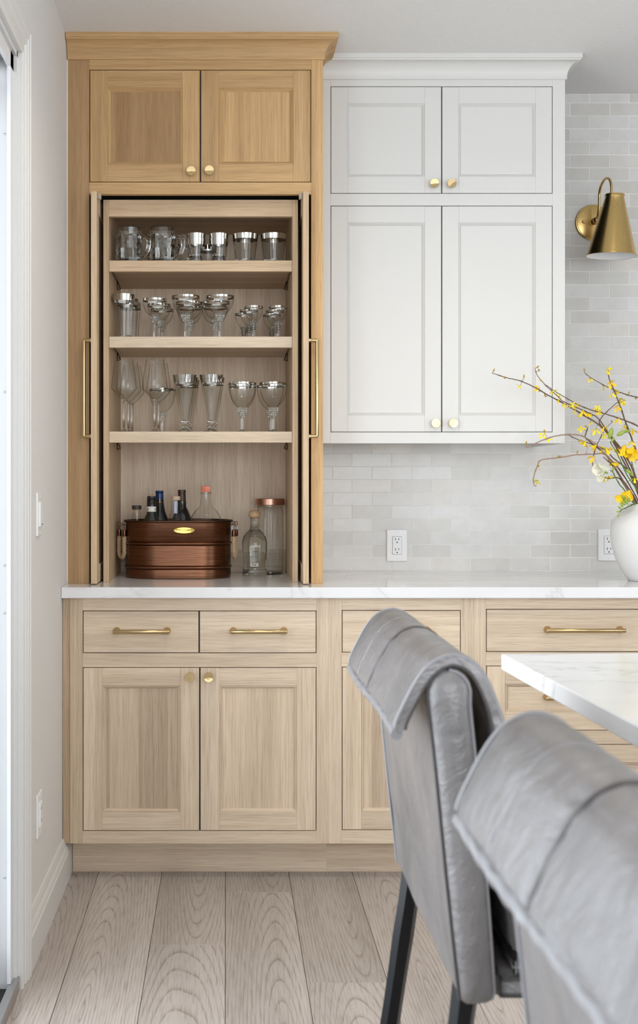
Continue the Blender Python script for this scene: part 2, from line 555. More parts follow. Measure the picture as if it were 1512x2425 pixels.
def wrap_text(s, size, radius, m, z0, rot=0.0, a0=0.0):
    """letters bent round a cylinder facing the room (-Y)"""
    me = text_mesh(s, size)
    me.materials.clear(); me.materials.append(m)
    for v in me.vertices:
        x, y, z = v.co
        x, y = x * math.cos(rot) - y * math.sin(rot), x * math.sin(rot) + y * math.cos(rot)
        a = x / radius + a0
        rr = radius + z + 0.0003
        v.co = (rr * math.sin(a), -rr * math.cos(a), z0 + y)
    return me
def band(radius, z0, z1, a0, a1, n=10, t=0.0004):
    vs, fs = [], []
    for k in range(n + 1):
        a = a0 + (a1 - a0) * k / n
        for rr in (radius, radius + t):
            for z in (z0, z1):
                vs.append((rr * math.sin(a), -rr * math.cos(a), z))
    for k in range(n):
        i, j = 4 * k, 4 * (k + 1)
        fs += [(i + 2, j + 2, j + 3, i + 3), (i, i + 1, j + 1, j), (i, j, j + 2, i + 2), (i + 1, i + 3, j + 3, j + 1)]
    fs += [(0, 2, 3, 1), tuple(4 * n + q for q in (0, 1, 3, 2))]
    return pd(vs, fs, 50)

# ------------------------------------------------------------------ room shell
YR = -2.6   # wall behind the camera
fl = struct(bx('floor', -0.75, 3.8, YR - 0.1, YW + 0.1, -0.12, -0.012, m_subfloor, None, 0))
PW = 0.2013
JOINTS = {-3: (1.9, -0.4), -2: (1.2, -1.2), -1: (3.134, 1.0, -1.1), 0: (3.54, 1.45, -0.5), 1: (2.90, 0.8, -1.3), 2: (1.75, -0.3), 3: (2.35, 0.2)}
pc = {}
for c in range(-3, 19):
    x0, x1 = c * PW + 0.0007, (c + 1) * PW - 0.0007
    x0 = max(x0, XL - 0.0)
    if x1 - x0 < 0.02: continue
    js = JOINTS.get(c, (2.9 - 0.37 * ((c * 5) % 7), 0.9 - 0.3 * ((c * 3) % 5), -1.2))
    ys = [YW] + sorted(js, reverse=True) + [YR]
    for ya, yb in zip(ys, ys[1:]):
        bx('plank', x0, x1, yb + 0.0007, ya - 0.0007, -0.012, 0.0, m_floor, fl, 0.0007)

struct(bx('ceiling', -0.75, 3.8, YR - 0.1, YW + 0.1, ZC, ZC + 0.1, m_ceil, None, 0))
DO0, DO1, DH = 0.25, 2.86, 2.285     # patio door opening
struct(boxes('wall_left', [(XL - 0.14, XL, DO1, YW + 0.1, 0, ZC), (XL - 0.14, XL, YR - 0.1, DO0, 0, ZC), (XL - 0.14, XL, DO0, DO1, DH, ZC)], m_wall))
# rear wall with a wide window, right wall with a window
struct(boxes('wall_rear', [(-0.65, 3.8, YR - 0.1, YR, 0, 0.55), (-0.65, 3.8, YR - 0.1, YR, 2.55, ZC), (-0.65, -0.35, YR - 0.1, YR, 0.55, 2.55), (3.1, 3.8, YR - 0.1, YR, 0.55, 2.55)], m_wall))
struct(boxes('wall_right', [(3.5, 3.6, YR, YW, 0, 0.6), (3.5, 3.6, YR, YW, 2.5, ZC), (3.5, 3.6, YR, -0.5, 0.6, 2.5), (3.5, 3.6, 2.1, YW, 0.6, 2.5)], m_wall))
wb_ = struct(bx('wall_back', -0.65, 3.5, YW, YW + 0.1, 0, ZC, m_wall, None, 0))
for nm, fr, pane in (('window_1', [(-0.35, 3.1, YR - 0.07, YR - 0.03, 0.55, 0.61), (-0.35, 3.1, YR - 0.07, YR - 0.03, 2.49, 2.55)] + [(x, x + 0.06, YR - 0.07, YR - 0.03, 0.61, 2.49) for x in (-0.35, 0.77, 1.92, 3.04)], (-0.3, 3.05, YR - 0.052, YR - 0.048, 0.6, 2.5)),
                     ('window_2', [(3.53, 3.57, -0.5, 2.1, 0.6, 0.66), (3.53, 3.57, -0.5, 2.1, 2.44, 2.5)] + [(3.53, 3.57, y, y + 0.06, 0.66, 2.44) for y in (-0.5, 0.77, 2.04)], (3.548, 3.552, -0.45, 2.05, 0.65, 2.45))):
    w_ = struct(boxes(nm, fr, m_trim))
    bx('pane', *pane, m_pane, w_, 0)

# tiles on the back wall, running bond
TP, TH, G = 0.1452, 0.04757, 0.0022
bx('grout_bed', 0.3, XR, YW - 0.0080, YW, ZT, ZC, m_grout, wb_, 0)
rng = random.Random(3)
def tile_row(r, xa, xb):
    z0 = 0.9160 + r * TH
    z1 = min(z0 + TH, ZC)
    off = 0.8993 if r % 2 == 0 else 0.9733
    k0 = math.floor((xa - off) / TP)
    x = off + k0 * TP
    while x < xb:
        t0, t1 = max(x, xa) + G / 2, min(x + TP, xb) - G / 2
        if t1 - t0 > 0.006:
            me = boxmesh(t1 - t0, 0.0085, z1 - z0 - G, 0.0006, m_tile)
            o = obj('tile', me, m_tile, wb_, ((t0 + t1) / 2, YW - 0.0044 - 0.0004 * rng.random(), (z0 + G / 2 + z1 - G / 2) / 2 + rng.uniform(-0.0003, 0.0003)))
            o.rotation_euler = (rng.uniform(-0.005, 0.005), rng.uniform(-0.0012, 0.0012), rng.uniform(-0.0022, 0.0022))
        x += TP
for r in range(11): tile_row(r, 0.3150, XR)
for r in range(11, 37): tile_row(r, 1.1420, XR)

# baseboard on the left wall
def prism_y(name, prof, y0, y1, m, parent=None):
    n = len(prof)
    vs = [(x, y0, z) for x, z in prof] + [(x, y1, z) for x, z in prof]
    fs = [tuple(range(n)), tuple(range(n, 2 * n))[::-1]] + [(i, (i + 1) % n, n + (i + 1) % n, n + i) for i in range(n)]
    cx = XL
    me = pd([(x - cx, y - y0, z) for x, y, z in vs], fs, 35)
    return obj(name, me, m, parent, (cx, y0, 0))
BB = [(XL, 0.0), (XL + 0.020, 0.0), (XL + 0.020, 0.088), (XL + 0.017, 0.091), (XL + 0.017, 0.096), (XL + 0.014, 0.104), (XL + 0.010, 0.109), (XL + 0.010, 0.114), (XL + 0.007, 0.121), (XL + 0.005, 0.128), (XL, 0.130)]
struct(prism_y('baseboard_left', BB, 2.95, 3.727, m_trim))

# door casing, mitred, with a moulded profile
CP = [(0, 0), (0, 0.011), (0.006, 0.014), (0.020, 0.013), (0.026, 0.010), (0.034, 0.016), (0.050, 0.0155), (0.054, 0.0185), (0.070, 0.0185), (0.074, 0.021), (0.084, 0.020), (0.090, 0.015), (0.090, 0)]
def casing():
    vs, fs = [], []
    n = len(CP)
    for o, t in CP: vs.append((t, DO1 + o, 0.0))
    for o, t in CP: vs.append((t, DO1 + o, DH + o))
    for o, t in CP: vs.append((t, DO0 - o, DH + o))
    for o, t in CP: vs.append((t, DO0 - o, 0.0))
    for s in range(3):
        for i in range(n - 1):
            a = s * n + i
            fs.append((a, a + 1, a + 1 + n, a + n))
    fs += [tuple(range(n)), tuple(range(3 * n, 4 * n))]
    return pd(vs, fs, 30)
struct(obj('trim_1', casing(), m_trim, None, (XL, 0, 0)))

# sliding patio door in the left wall
d1 = struct(boxes('door_1', [(XL - 0.14, XL, DO1 - 0.012, DO1, 0, DH), (XL - 0.14, XL, DO0, DO0 + 0.012, 0, DH), (XL - 0.14, XL, DO0, DO1, DH - 0.012, DH)], m_trim))
boxes('outer_frame', [(XL - 0.135, XL - 0.017, DO1 - 0.026, DO1 - 0.012, 0, DH - 0.012), (XL - 0.017, XL - 0.008, DO1 - 0.050, DO1 - 0.012, 0.034, DH - 0.012),
                      (XL - 0.135, XL - 0.008, DO0 + 0.012, DO0 + 0.04, 0, DH - 0.012), (XL - 0.017, XL - 0.008, DO0, DO1 - 0.012, DH - 0.05, DH - 0.012)], m_vinyl, d1)
roll = tube([(XL - 0.075, DO1 - 0.028, DH + 0.0), (XL - 0.075, DO0 + 0.05, DH + 0.0)], 0.05, 24)
obj('shade_roll', roll, m_vinyl, d1)
boxes('sill_track', [(XL - 0.013, XL + 0.006, DO0, DO1 - 0.004, 0.0, 0.033)], m_alu, d1)
boxes('sill_channel', [(XL - 0.135, XL - 0.013, DO0, DO1 - 0.012, 0.0, 0.012), (XL - 0.05, XL - 0.044, DO0, DO1 - 0.03, 0.012, 0.024)], m_rubber, d1)
for yy in (318, 928, 1339, 1452, 2078):
    p = W(11, yy, DO1 - 0.026)
    sm = lathe([(0, 0.0015), (0.0022, 0.0013), (0.0032, 0.0004), (0.0034, -0.002), (0, -0.002)], 12)
    s = obj('screw', sm, m_steel, d1, (p.x, DO1 - 0.0262, p.z))
    s.rotation_euler = (R(90), 0, 0)
for sx, (ya, yb) in ((XL - 0.065, (DO0 + 0.04, 1.60)), (XL - 0.105, (1.52, DO1 - 0.027))):
    sa = boxes('sash', [(sx - 0.016, sx + 0.016, ya, ya + 0.07, 0.03, DH - 0.06), (sx - 0.016, sx + 0.016, yb - 0.07, yb, 0.03, DH - 0.06),
                        (sx - 0.016, sx + 0.016, ya + 0.07, yb - 0.07, 0.03, 0.12), (sx - 0.016, sx + 0.016, ya + 0.07, yb - 0.07, DH - 0.13, DH - 0.06)], m_vinyl, d1)
    bx('pane', sx - 0.003, sx + 0.003, ya + 0.06, yb - 0.06, 0.11, DH - 0.12, m_pane, sa, 0)

# ------------------------------------------------------------------ cabinet parts
def knob_mesh(R0=0.0152):
    segs, vs, fs = 28, [], []
    prof = [(0.0048, 0.0), (0.0046, 0.010), (0.0065, 0.0125), (0.0118, 0.0150), (R0 * 0.985, 0.0185), (R0, 0.0205), (R0 * 0.97, 0.0222)]
    for r, h in prof:
        for k in range(segs):
            a = 2 * math.pi * k / segs
            vs.append((r * math.cos(a), r * math.sin(a), h))
    for i in range(len(prof) - 1):
        for k in range(segs):
            k2 = (k + 1) % segs
            fs.append((i * segs + k, i * segs + k2, (i + 1) * segs + k2, (i + 1) * segs + k))
    base = (len(prof) - 1) * segs
    # face: two planes folded along a diameter
    rr = [0.66, 0.33]
    for q in rr:
        for k in range(segs):
            a = 2 * math.pi * k / segs
            x, y = R0 * 0.97 * q * math.cos(a), R0 * 0.97 * q * math.sin(a)
            vs.append((x, y, 0))
    c = len(vs); vs.append((0, 0, 0))
    def hz(x, y): return 0.0209 + abs(y) * 0.085 + (0.0004 if y >= 0 else 0.0)
    for i in range(base, len(vs)):
        x, y, _ = vs[i]; vs[i] = (x, y, hz(x, y))
    rings = [base, base + segs, base + 2 * segs]
    for A, B in zip(rings, rings[1:]):
        for k in range(segs):
            k2 = (k + 1) % segs
            fs.append((A + k, A + k2, B + k2, B + k))
    for k in range(segs):
        fs.append((rings[-1] + k, rings[-1] + (k + 1) % segs, c))
    return pd(vs, fs, 14)
KNOB = knob_mesh()
def knob(parent, x, z, yface, spin):
    o = obj('knob', KNOB, m_brass_bright, parent, (x, yface, z))
    o.rotation_euler = (R(90), R(spin), 0)
    o.rotation_euler = (Matrix.Rotation(R(90), 3, 'X') @ Matrix.Rotation(R(spin), 3, 'Z')).to_euler()
    return o
PULLS = {}
def pull(parent, x, z, yface, length):
    key = round(length, 4)
    if key not in PULLS:
        h = length / 2
        ds = [tube_data([(-h, -0.030, 0), (-h + 0.0012, -0.030, 0), (h - 0.0012, -0.030, 0), (h, -0.030, 0)], [0.0056, 0.0066, 0.0066, 0.0056], 16)]
        for s in (-1, 1):
            X = s * (h - 0.009)
            ds.append(tube_data([(X, 0.0, 0), (X, -0.004, 0)], 0.0112, 18))
            ds.append(tube_data([(X, -0.004, 0), (X, -0.007, 0), (X, -0.011, 0), (X, -0.031, 0)], [0.0110, 0.0095, 0.0062, 0.0060], 16))
        PULLS[key] = merge(ds, 40)
    return obj('pull_handle', PULLS[key], m_brass_bright, parent, (x, yface, z))
def ring_bead(x0, x1, z0, z1, w, d0, d1):
    """sloping moulding round the inside of a door frame; y grows into the door"""
    vs = []
    prof = [(0, -0.0), (0.0012, 0.0022), (w * 0.35, 0.0016), (w * 0.8, d1 * 0.75), (w, d1)]
    for o, y in prof:
        vs += [(x0 + o, y + d0, z0 + o), (x1 - o, y + d0, z0 + o), (x1 - o, y + d0, z1 - o), (x0 + o, y + d0, z1 - o)]
    fs = []
    for i in range(len(prof) - 1):
        for k in range(4):
            k2 = (k + 1) % 4
            fs.append((4 * i + k, 4 * i + k2, 4 * i + 4 + k2, 4 * i + 4 + k))
    return vs, fs
def shaker(name, x0, x1, z0, z1, yf, parent, mv, mh, mp, sw=0.056, rw=None, t=0.02, bead=0.010, gap=0.0022):
    """inset framed door or drawer front: the panel is the part, its frame pieces are sub-parts"""
    rw = rw or sw
    x0 += gap; x1 -= gap; z0 += gap; z1 -= gap
    px0, px1, pz0, pz1 = x0 + sw, x1 - sw, z0 + rw, z1 - rw
    d = bx(name, px0 - 0.004, px1 + 0.004, yf + 0.009, yf + 0.016, pz0 - 0.004, pz1 + 0.004, mp, parent, 0)
    bx('stile', x0, px0, yf, yf + t, z0, z1, mv, d, 0.0009)
    bx('stile', px1, x1, yf, yf + t, z0, z1, mv, d, 0.0009)
    bx('rail', px0, px1, yf, yf + t, z0, pz0, mh, d, 0.0006)
    bx('rail', px0, px1, yf, yf + t, pz1, z1, mh, d, 0.0006)
    vs, fs = ring_bead(px0, px1, pz0, pz1, bead, 0.0, 0.009)
    cx, cz = (px0 + px1) / 2, (pz0 + pz1) / 2
    me = pd([(x - cx, y, z - cz) for x, y, z in vs], fs, 20)
    me.materials.append(mv); me.materials.append(mh)
    for i, p in enumerate(me.polygons): p.material_index = 1 if i % 2 == 0 else 0
    obj('bead', me, mv, d, (cx, yf, cz))
    return d
def crown(name, xa, xc, yf, y_end, z0, z1, p, m, parent):
    h = z1 - z0
    prof = [(0.0, 0.0), (0.005, 0.0), (0.005, h * 0.10)]
    for k in range(9):
        a = k / 8 * math.pi / 2
        prof.append((0.005 + (p - 0.011) * (1 - math.cos(a)), h * 0.10 + h * 0.62 * math.sin(a)))
    prof += [(p - 0.004, h * 0.735), (p - 0.003, h * 0.78), (p, h * 0.79), (p, h)]
    vs, fs = [], []
    n = len(prof)
    for o, z in prof: vs.append((xa, yf - o, z0 + z))
    for o, z in prof: vs.append((xc + o, yf - o, z0 + z))
    for o, z in prof: vs.append((xc + o, y_end, z0 + z))
    for s in range(2):
        for i in range(n - 1):
            a = s * n + i
            fs.append((a, a + 1, a + 1 + n, a + n))
    vs += [(xa, yf, z1), (xc, yf, z1), (xc, y_end, z1), (xa, y_end, z1)]
    q = 3 * n
    fs += [(n - 1, 2 * n - 1, q + 1, q), (2 * n - 1, 3 * n - 1, q + 2, q + 1)]
    fs += [tuple(range(n)) + (q,), tuple(range(2 * n, 3 * n)) + (q + 2,)]
    c = Vector(((xa + xc) / 2, yf, z0))
    return obj(name, pd([Vector(v) - c for v in vs], fs, 28), m, parent, c)

# ------------------------------------------------------------------ tall oak cabinet standing on the counter
XT0, XT1 = -0.505, 0.3127
tall = thing('tall_cabinet', 'tall oak cabinet with open pocket doors and glassware shelves', 'cabinet', ((XT0 + XT1) / 2, YT, ZT))
lit_tone(bx('stile', XT0, -0.4350, YT, YT + 0.02, ZT, 2.600, warm_lit_v, tall), 0.76, 0.76, 0.80)  # shade beside the left wall put into the stile colour
bx('stile', 0.2745, XT1, YT, YT + 0.02, ZT, 2.600, warm_lit_v, tall)
bx('rail', -0.4350, 0.2745, YT, YT + 0.02, 2.557, 2.600, warm_lit_h, tall)
bx('rail', -0.4350, 0.2745, YT, YT + 0.02, 2.159, 2.197, warm_lit_h, tall)
bx('side_panel', XT0, XT0 + 0.018, YT + 0.02, YW - 0.012, ZT, 2.655, warm_lit_v, tall)
bx('side_panel', XT1 - 0.018, XT1, YT + 0.02, YW - 0.012, ZT, 2.655, warm_lit_v, tall)
boxes('body', [(XT0 + 0.018, XT1 - 0.018, YT + 0.024, YW - 0.012, 2.200, 2.655)], m_gap_shade, tall, (0, YT, 2.2))  # coloured dark for the shade in the door gaps
bx('divider', XT0 + 0.018, XT1 - 0.018, YT + 0.021, YW - 0.012, 2.172, 2.199, m_gap_shade, tall, 0)
bx('caulk_line', XL, XT0 + 0.0012, YT - 0.0012, YT + 0.012, ZT, 2.588, m_trim, tall, 0)
crown('crown_moulding', XT0, XT1, YT, YU - 0.002, 2.588, ZC, 0.045, warm_lit_h, tall)
XM = -0.0796
for (a, b, kx, kz, sp) in ((-0.4350, XM, 453, 405, 0), (XM, 0.2745, 496, 403, 2)):
    d = lit_tone(shaker('door', a, b, 2.197, 2.557, YT, tall, warm_lit_v, warm_lit_h, warm_lit_p), 0.86 if a < -0.3 else 1.04)  # left darker, right lighter: light falloff put into the panel colour
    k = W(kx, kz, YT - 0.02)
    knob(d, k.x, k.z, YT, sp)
# pocket doors slid back beside the shelf box
for side, xa, xb in ((-1, -0.4250, -0.4060), (1, 0.2453, 0.2640)):
    y0, y1 = 3.700, 4.050
    d = bx('pocket_door', xa + 0.005, xb - 0.005, y0 + 0.05, y1 - 0.05, ZT + 0.06, 2.10, oak_p, tall, 0)
    bx('stile', xa, xb, y0, y0 + 0.058, ZT + 0.003, 2.157, half_lit_v, d)
    bx('stile', xa, xb, y1 - 0.058, y1, ZT + 0.003, 2.157, half_lit_v, d)
    bx('rail', xa, xb, y0 + 0.058, y1 - 0.058, ZT + 0.003, ZT + 0.06, oak_d, d)
    bx('rail', xa, xb, y0 + 0.058, y1 - 0.058, 2.10, 2.157, oak_d, d)
    X = xa if side < 0 else xb
    hx = X + side * (0.0238 if side < 0 else 0.0272)
    z0, z1 = 1.384, 1.688
    hp = [(X, 3.714, z0), (hx - side * 0.001, 3.714, z0), (hx, 3.714, z0 + 0.001), (hx, 3.714, z1 - 0.001), (hx - side * 0.001, 3.714, z1), (X, 3.714, z1)]
    dd = [tube_data([Vector(p) - Vector((X, 3.714, z0)) for p in hp], 0.0058, 12)]
    for z in (0, z1 - z0):
        dd.append(tube_data([(0, 0, z), (side * 0.004, 0, z)], 0.0075, 12))
    obj('pull_handle', merge(dd, 40), m_brass_bright, d, (X, 3.714, z0))
    xi = xb if side < 0 else xa
    bx('guide_block', min(xi, xi - side * 0.011), max(xi, xi - side * 0.011), 3.722, 3.738, 2.138, 2.158, m_guide, d, 0.002)
# black strips added deep in the pockets to darken them as shade
for xa, xb in ((-0.486, -0.478), (0.282, 0.290)):
    bx('pocket_shade_strip', xa, xb, YT + 0.03, 4.22, 1.30, 1.33, m_black, tall)
    bx('pocket_shade_strip', xa, xb, YT + 0.03, 4.22, 2.02, 2.05, m_black, tall)
bx('pocket_back', XT0 + 0.018, XT1 - 0.018, YW - 0.022, YW - 0.012, ZT, 2.172, m_gap_shade, tall, 0)  # pocket shade put into this panel's dark colour
# shelf box
XI0, XI1, YI = -0.3776, 0.2175, 3.797
bx('box_side', XI0 - 0.018, XI0, YI, 4.26, ZT, 2.1537, half_lit_v, tall)
bx('box_side', XI1, XI1 + 0.018, YI, 4.26, ZT, 2.1537, half_lit_v, tall)
bx('box_rail', XI0, XI1, YI, YI + 0.02, 2.099, 2.1537, half_lit_h, tall)
bx('box_top', XI0, XI1, YI + 0.02, 4.235, 2.134, 2.150, half_lit_h, tall, 0)
lit_tone(bx('back_panel', XI0, XI1, 4.235, 4.245, ZT, 2.1537, oak_v, tall, 0), 1.15, 1.17, 1.22)  # colour raised in place of light reaching the shelf box
bx('back_strip', XI0 + 0.001, XI1 - 0.001, 4.228, 4.235, ZT, 0.997, oak_h, tall)
SHELF = []
for zt in (1.957, 1.7104, 1.4026):
    s = bx('shelf', XI0 + 0.0008, XI1 - 0.0008, YI + 0.018, 4.233, zt - 0.020, zt, half_lit_h if zt > 1.9 else oak_h, tall, 0.0005)  # top shelf takes the colour with warm light in it
    bx('shelf_lip', XI0 + 0.0008, XI1 - 0.0008, YI, YI + 0.018, zt - 0.0358, zt, half_lit_h if zt > 1.9 else oak_h, s)
    for sgn, xw in ((-1, XI0), (1, XI1)):
        i = -sgn
        y0 = 3.88
        path = [(xw + i * 0.004, y0, zt - 0.022), (xw + i * 0.006, y0 + 0.06, zt - 0.024), (xw + i * 0.004, y0 + 0.17, zt - 0.024), (xw + i * 0.003, y0 + 0.19, zt - 0.050), (xw + i * 0.012, y0 + 0.20, zt - 0.046), (xw + i * 0.006, y0 + 0.17, zt - 0.026)]
        c = Vector((xw, y0, zt))
        obj('shelf_clip', tube([Vector(p) - c for p in path], 0.0016, 6), m_black, tall, c)

# ------------------------------------------------------------------ white upper cabinet
XU0, XU1 = 0.3135, 1.1400
up = thing('wall_cabinet', 'white painted upper wall cabinet with four panelled doors and crown', 'cabinet', ((XU0 + XU1) / 2, YU, 1.369))
bx('stile', XU0, 0.353, YU, YU + 0.02, 1.369, 2.60, m_white, up)
bx('stile', 1.098, XU1, YU, YU + 0.02, 1.369, 2.60, m_white, up)
for za, zb in ((1.369, 1.406), (2.166, 2.206), (2.566, 2.60)):
    bx('rail', 0.353, 1.098, YU, YU + 0.02, za, zb, m_white, up, 0.0004)
boxes('body', [(XU0, XU1, YU + 0.023, YW - 0.01, 1.387, 2.65)], m_white, up, (0.7, YU, 1.4))
bx('end_panel', XU1 - 0.018, XU1, YU + 0.02, YW - 0.0095, 1.369, 2.655, m_white, up)
crown('crown_moulding', XU0, XU1, YU, YW - 0.0095, 2.588, ZC, 0.045, m_white, up)
XUm = 0.7262
for (a, b, za, zb, kx, kz, sp) in ((0.353, XUm, 2.206, 2.566, 1030, 434, 5), (XUm, 1.098, 2.206, 2.566, 1071, 434, 40),
                                   (0.353, XUm, 1.406, 2.166, 1033, 1002, 40), (XUm, 1.098, 1.406, 2.166, 1075, 1002, 62)):
    d = shaker('door', a, b, za, zb, YU, up, m_white, m_white, m_white, sw=0.0555, bead=0.009, gap=0.0021)
    k = W(kx, kz, YU - 0.02)
    knob(d, k.x, k.z, YU, sp)

# ------------------------------------------------------------------ base cabinets
def base_unit(label, xa, xb, o0, o1, left_fill=None):
    c = thing('base_cabinet', label, 'cabinet', ((xa + xb) / 2, YB, 0), 'oak base cabinets')
    if left_fill:
        lit_tone(bx('filler', xa, left_fill, YB + 0.003, YB + 0.02, 0.1158, 0.8806, oak_v, c), 0.66, 0.60, 0.54)  # corner shade put into the filler colour
        lit_tone(bx('stile', left_fill, o0, YB, YB + 0.02, 0.1158, 0.8806, oak_v, c), 0.86, 0.83, 0.79)  # weaker step of the same shade, in the stile colour
    else:
        bx('stile', xa, o0, YB, YB + 0.02, 0.1158, 0.8806, oak_v, c)
    bx('stile', o1, xb, YB, YB + 0.02, 0.1158, 0.8806, oak_v, c)
    bx('toe_kick', max(xa, -0.486), xb, 3.7286, 3.745, 0.0, 0.118, oak_h, c, 0.0003)
    if xb > 1.4: bx('end_panel', xb - 0.018, xb, YB + 0.02, YW - 0.0095, 0.0, 0.8806, oak_v, c)
    boxes('body', [(xa + 0.001, xb - 0.019, YB + 0.0235, YW - 0.01, 0.118, 0.879)], m_gap_shade, c, (xa, YB, 0.1))  # shade behind the door gaps put into the body colour
    bx('bottom_panel', xa, xb, YB + 0.02, YB + 0.10, 0.1158, 0.1178, oak_h, c, 0)
    return c
def rail(c, a, b, za, zb): bx('rail', a, b, YB, YB + 0.02, za, zb, oak_h, c, 0.0006)
def slab(c, a, b, za, zb):
    g = 0.0022
    return bx('drawer', a + g, b - g, YB, YB + 0.02, za + g, zb - g, oak_h, c, 0.0009)
c1 = base_unit('oak base cabinet with two drawers over two doors, under the tall cabinet', XL + 0.001, 0.3213, -0.4432, 0.2832, -0.483)
for za, zb in ((0.8396, 0.8806), (0.6639, 0.7072), (0.1158, 0.1551)): rail(c1, -0.4432, 0.2832, za, zb)
for a, b, hx in ((-0.4432, -0.0813, 335), (-0.0813, 0.2832, 613.5)):
    d = slab(c1, a, b, 0.7072, 0.8396)
    pull(d, (hx - VX) / F * 3.61, 0.7775, YB, 0.175)
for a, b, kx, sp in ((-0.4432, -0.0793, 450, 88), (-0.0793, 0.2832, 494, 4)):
    d = lit_tone(shaker('door', a, b, 0.1551, 0.6639, YB, c1, oak_v, oak_h, oak_p, sw=0.059, rw=0.0555), 0.84 if a < -0.3 else 1.06)  # falloff of light across the pair, put into the panel colours
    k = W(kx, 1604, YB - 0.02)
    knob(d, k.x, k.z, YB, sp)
c2 = base_unit('narrow oak base cabinet with one drawer over one door behind the stool', 0.3213, 0.771, 0.362, 0.7317)
for za, zb in ((0.8410, 0.8806), (0.6655, 0.7090), (0.1575, 0.1158)): rail(c2, 0.362, 0.7317, min(za, zb), max(za, zb))
d = slab(c2, 0.362, 0.7317, 0.7090, 0.8410)
pull(d, (951 - VX) / F * 3.61, 0.7800, YB, 0.184)
d = shaker('door', 0.362, 0.7317, 0.1575, 0.6655, YB, c2, oak_v, oak_h, oak_p, sw=0.059, rw=0.0555)
knob(d, 0.7317 - 0.03, 0.6325, YB, 15)
c3 = base_unit('wide oak base cabinet with three stacked drawers below the vase', 0.771, XR - 0.001, 0.8104, 1.4334)
for za, zb in ((0.8445, 0.8806), (0.6685, 0.7110), (0.4253, 0.4670), (0.1158, 0.1551)): rail(c3, 0.8104, 1.4334, za, zb)
d = slab(c3, 0.8104, 1.4334, 0.7110, 0.8445)
xc3 = (1389.5 - VX) / F * 3.61
pull(d, xc3, 0.7810, YB, 0.243)
for za, zb in ((0.4670, 0.6685), (0.1551, 0.4253)):
    d = shaker('drawer', 0.8104, 1.4334, za, zb, YB, c3, oak_v, oak_h, oak_ph, sw=0.058, rw=0.055)
    pull(d, xc3, (za + zb) / 2 + (0.003 if za > 0.3 else 0.0), YB + 0.009, 0.243)

# ------------------------------------------------------------------ countertop
ct = tag(bx('countertop', XL + 0.001, XR - 0.001, 3.61, YW - 0.0095, 0.8806, ZT, m_quartz, None, 0.0018),
         'pale grey veined stone countertop running along the oak base cabinets', 'countertop')

# ------------------------------------------------------------------ wall plates
def outlet(name, label, X, Z, yw):
    t = thing(name, label, 'outlet', (X, yw, Z), 'wall outlets')
    bx('cover_plate', X - 0.038, X + 0.038, yw - 0.0062, yw - 0.0002, Z - 0.0585, Z + 0.0585, m_plate, t, 0.0022)
    rc = bx('receptacle', X - 0.0165, X + 0.0165, yw - 0.0088, yw - 0.0055, Z - 0.0325, Z + 0.0325, m_plate, t, 0.0014)
    fr = boxes('seam', [(X - 0.0178, X + 0.0178, yw - 0.0063, yw - 0.0055, Z - 0.0338, Z + 0.0338)], m_seam, t, (X, yw, Z))
    for dz in (0.0175, -0.0195):
        bx('slot', X - 0.0072, X - 0.0050, yw - 0.0091, yw - 0.0080, Z + dz + 0.0010, Z + dz + 0.0100, m_slot, rc, 0)
        bx('slot', X + 0.0050, X + 0.0072, yw - 0.0091, yw - 0.0080, Z + dz + 0.0018, Z + dz + 0.0096, m_slot, rc, 0)
        g = obj('ground_hole', tube([(0, 0, 0), (0, 0.001, 0)], 0.0026, 10), m_slot, rc, (X, yw - 0.0091, Z + dz - 0.0060))
    for dz in (0.048, -0.048):
        s = obj('screw', lathe([(0, 0.001), (0.0022, 0.0008), (0.003, 0), (0.003, -0.002), (0, -0.002)], 12), m_plate, t, (X, yw - 0.0062, Z + dz))
        s.rotation_euler = (R(90), 0, 0)
    return t
YTILE = YW - 0.0095
outlet('power_outlet', 'white duplex wall outlet on the tiles under the white cabinet', 0.628, 1.008, YTILE)
outlet('power_outlet', 'white duplex wall outlet on the tiles partly behind the white vase', 1.4025, 1.010, YTILE)
outlet('power_outlet', 'white wall outlet half hidden behind the copper tub', 0.009, 1.022, 4.235)
def side_plate(name, label, cat, Y, Z, socket):
    t = thing(name, label, cat, (XL, Y, Z))
    bx('cover_plate', XL, XL + 0.0065, Y - 0.037, Y + 0.037, Z - 0.0585, Z + 0.0585, m_plate, t, 0.002)
    r = bx('receptacle' if socket else 'rocker', XL + 0.004, XL + 0.0105, Y - 0.0165, Y + 0.0165, Z - 0.033, Z + 0.033, m_plate, t, 0.0015)
    if socket:
        for dz in (0.016, -0.016):
            bx('slot', XL + 0.010, XL + 0.0108, Y - 0.007, Y - 0.005, Z + dz - 0.004, Z + dz + 0.004, m_slot, r, 0)
            bx('slot', XL + 0.010, XL + 0.0108, Y + 0.005, Y + 0.007, Z + dz - 0.004, Z + dz + 0.004, m_slot, r, 0)
    else:
        bx('dimmer_slot', XL + 0.010, XL + 0.0109, Y + 0.0085, Y + 0.0105, Z - 0.025, Z + 0.025, m_trim, r, 0)
        bx('dimmer_tab', XL + 0.010, XL + 0.0125, Y + 0.004, Y + 0.014, Z - 0.028, Z - 0.026, m_slot, r, 0)
    for dz in (0.048, -0.048):
        s = obj('screw', lathe([(0, 0.001), (0.0022, 0.0008), (0.003, 0), (0.003, -0.002), (0, -0.002)], 12), m_plate, t, (XL + 0.0065, Y, Z + dz))
        s.rotation_euler = (0, R(90), 0)
side_plate('light_switch', 'white dimmer light switch plate on the left wall above counter height', 'switch', 3.165, 1.151, False)
side_plate('power_outlet', 'white outlet plate low on the left wall above the baseboard', 'outlet', 3.165, 0.342, True)

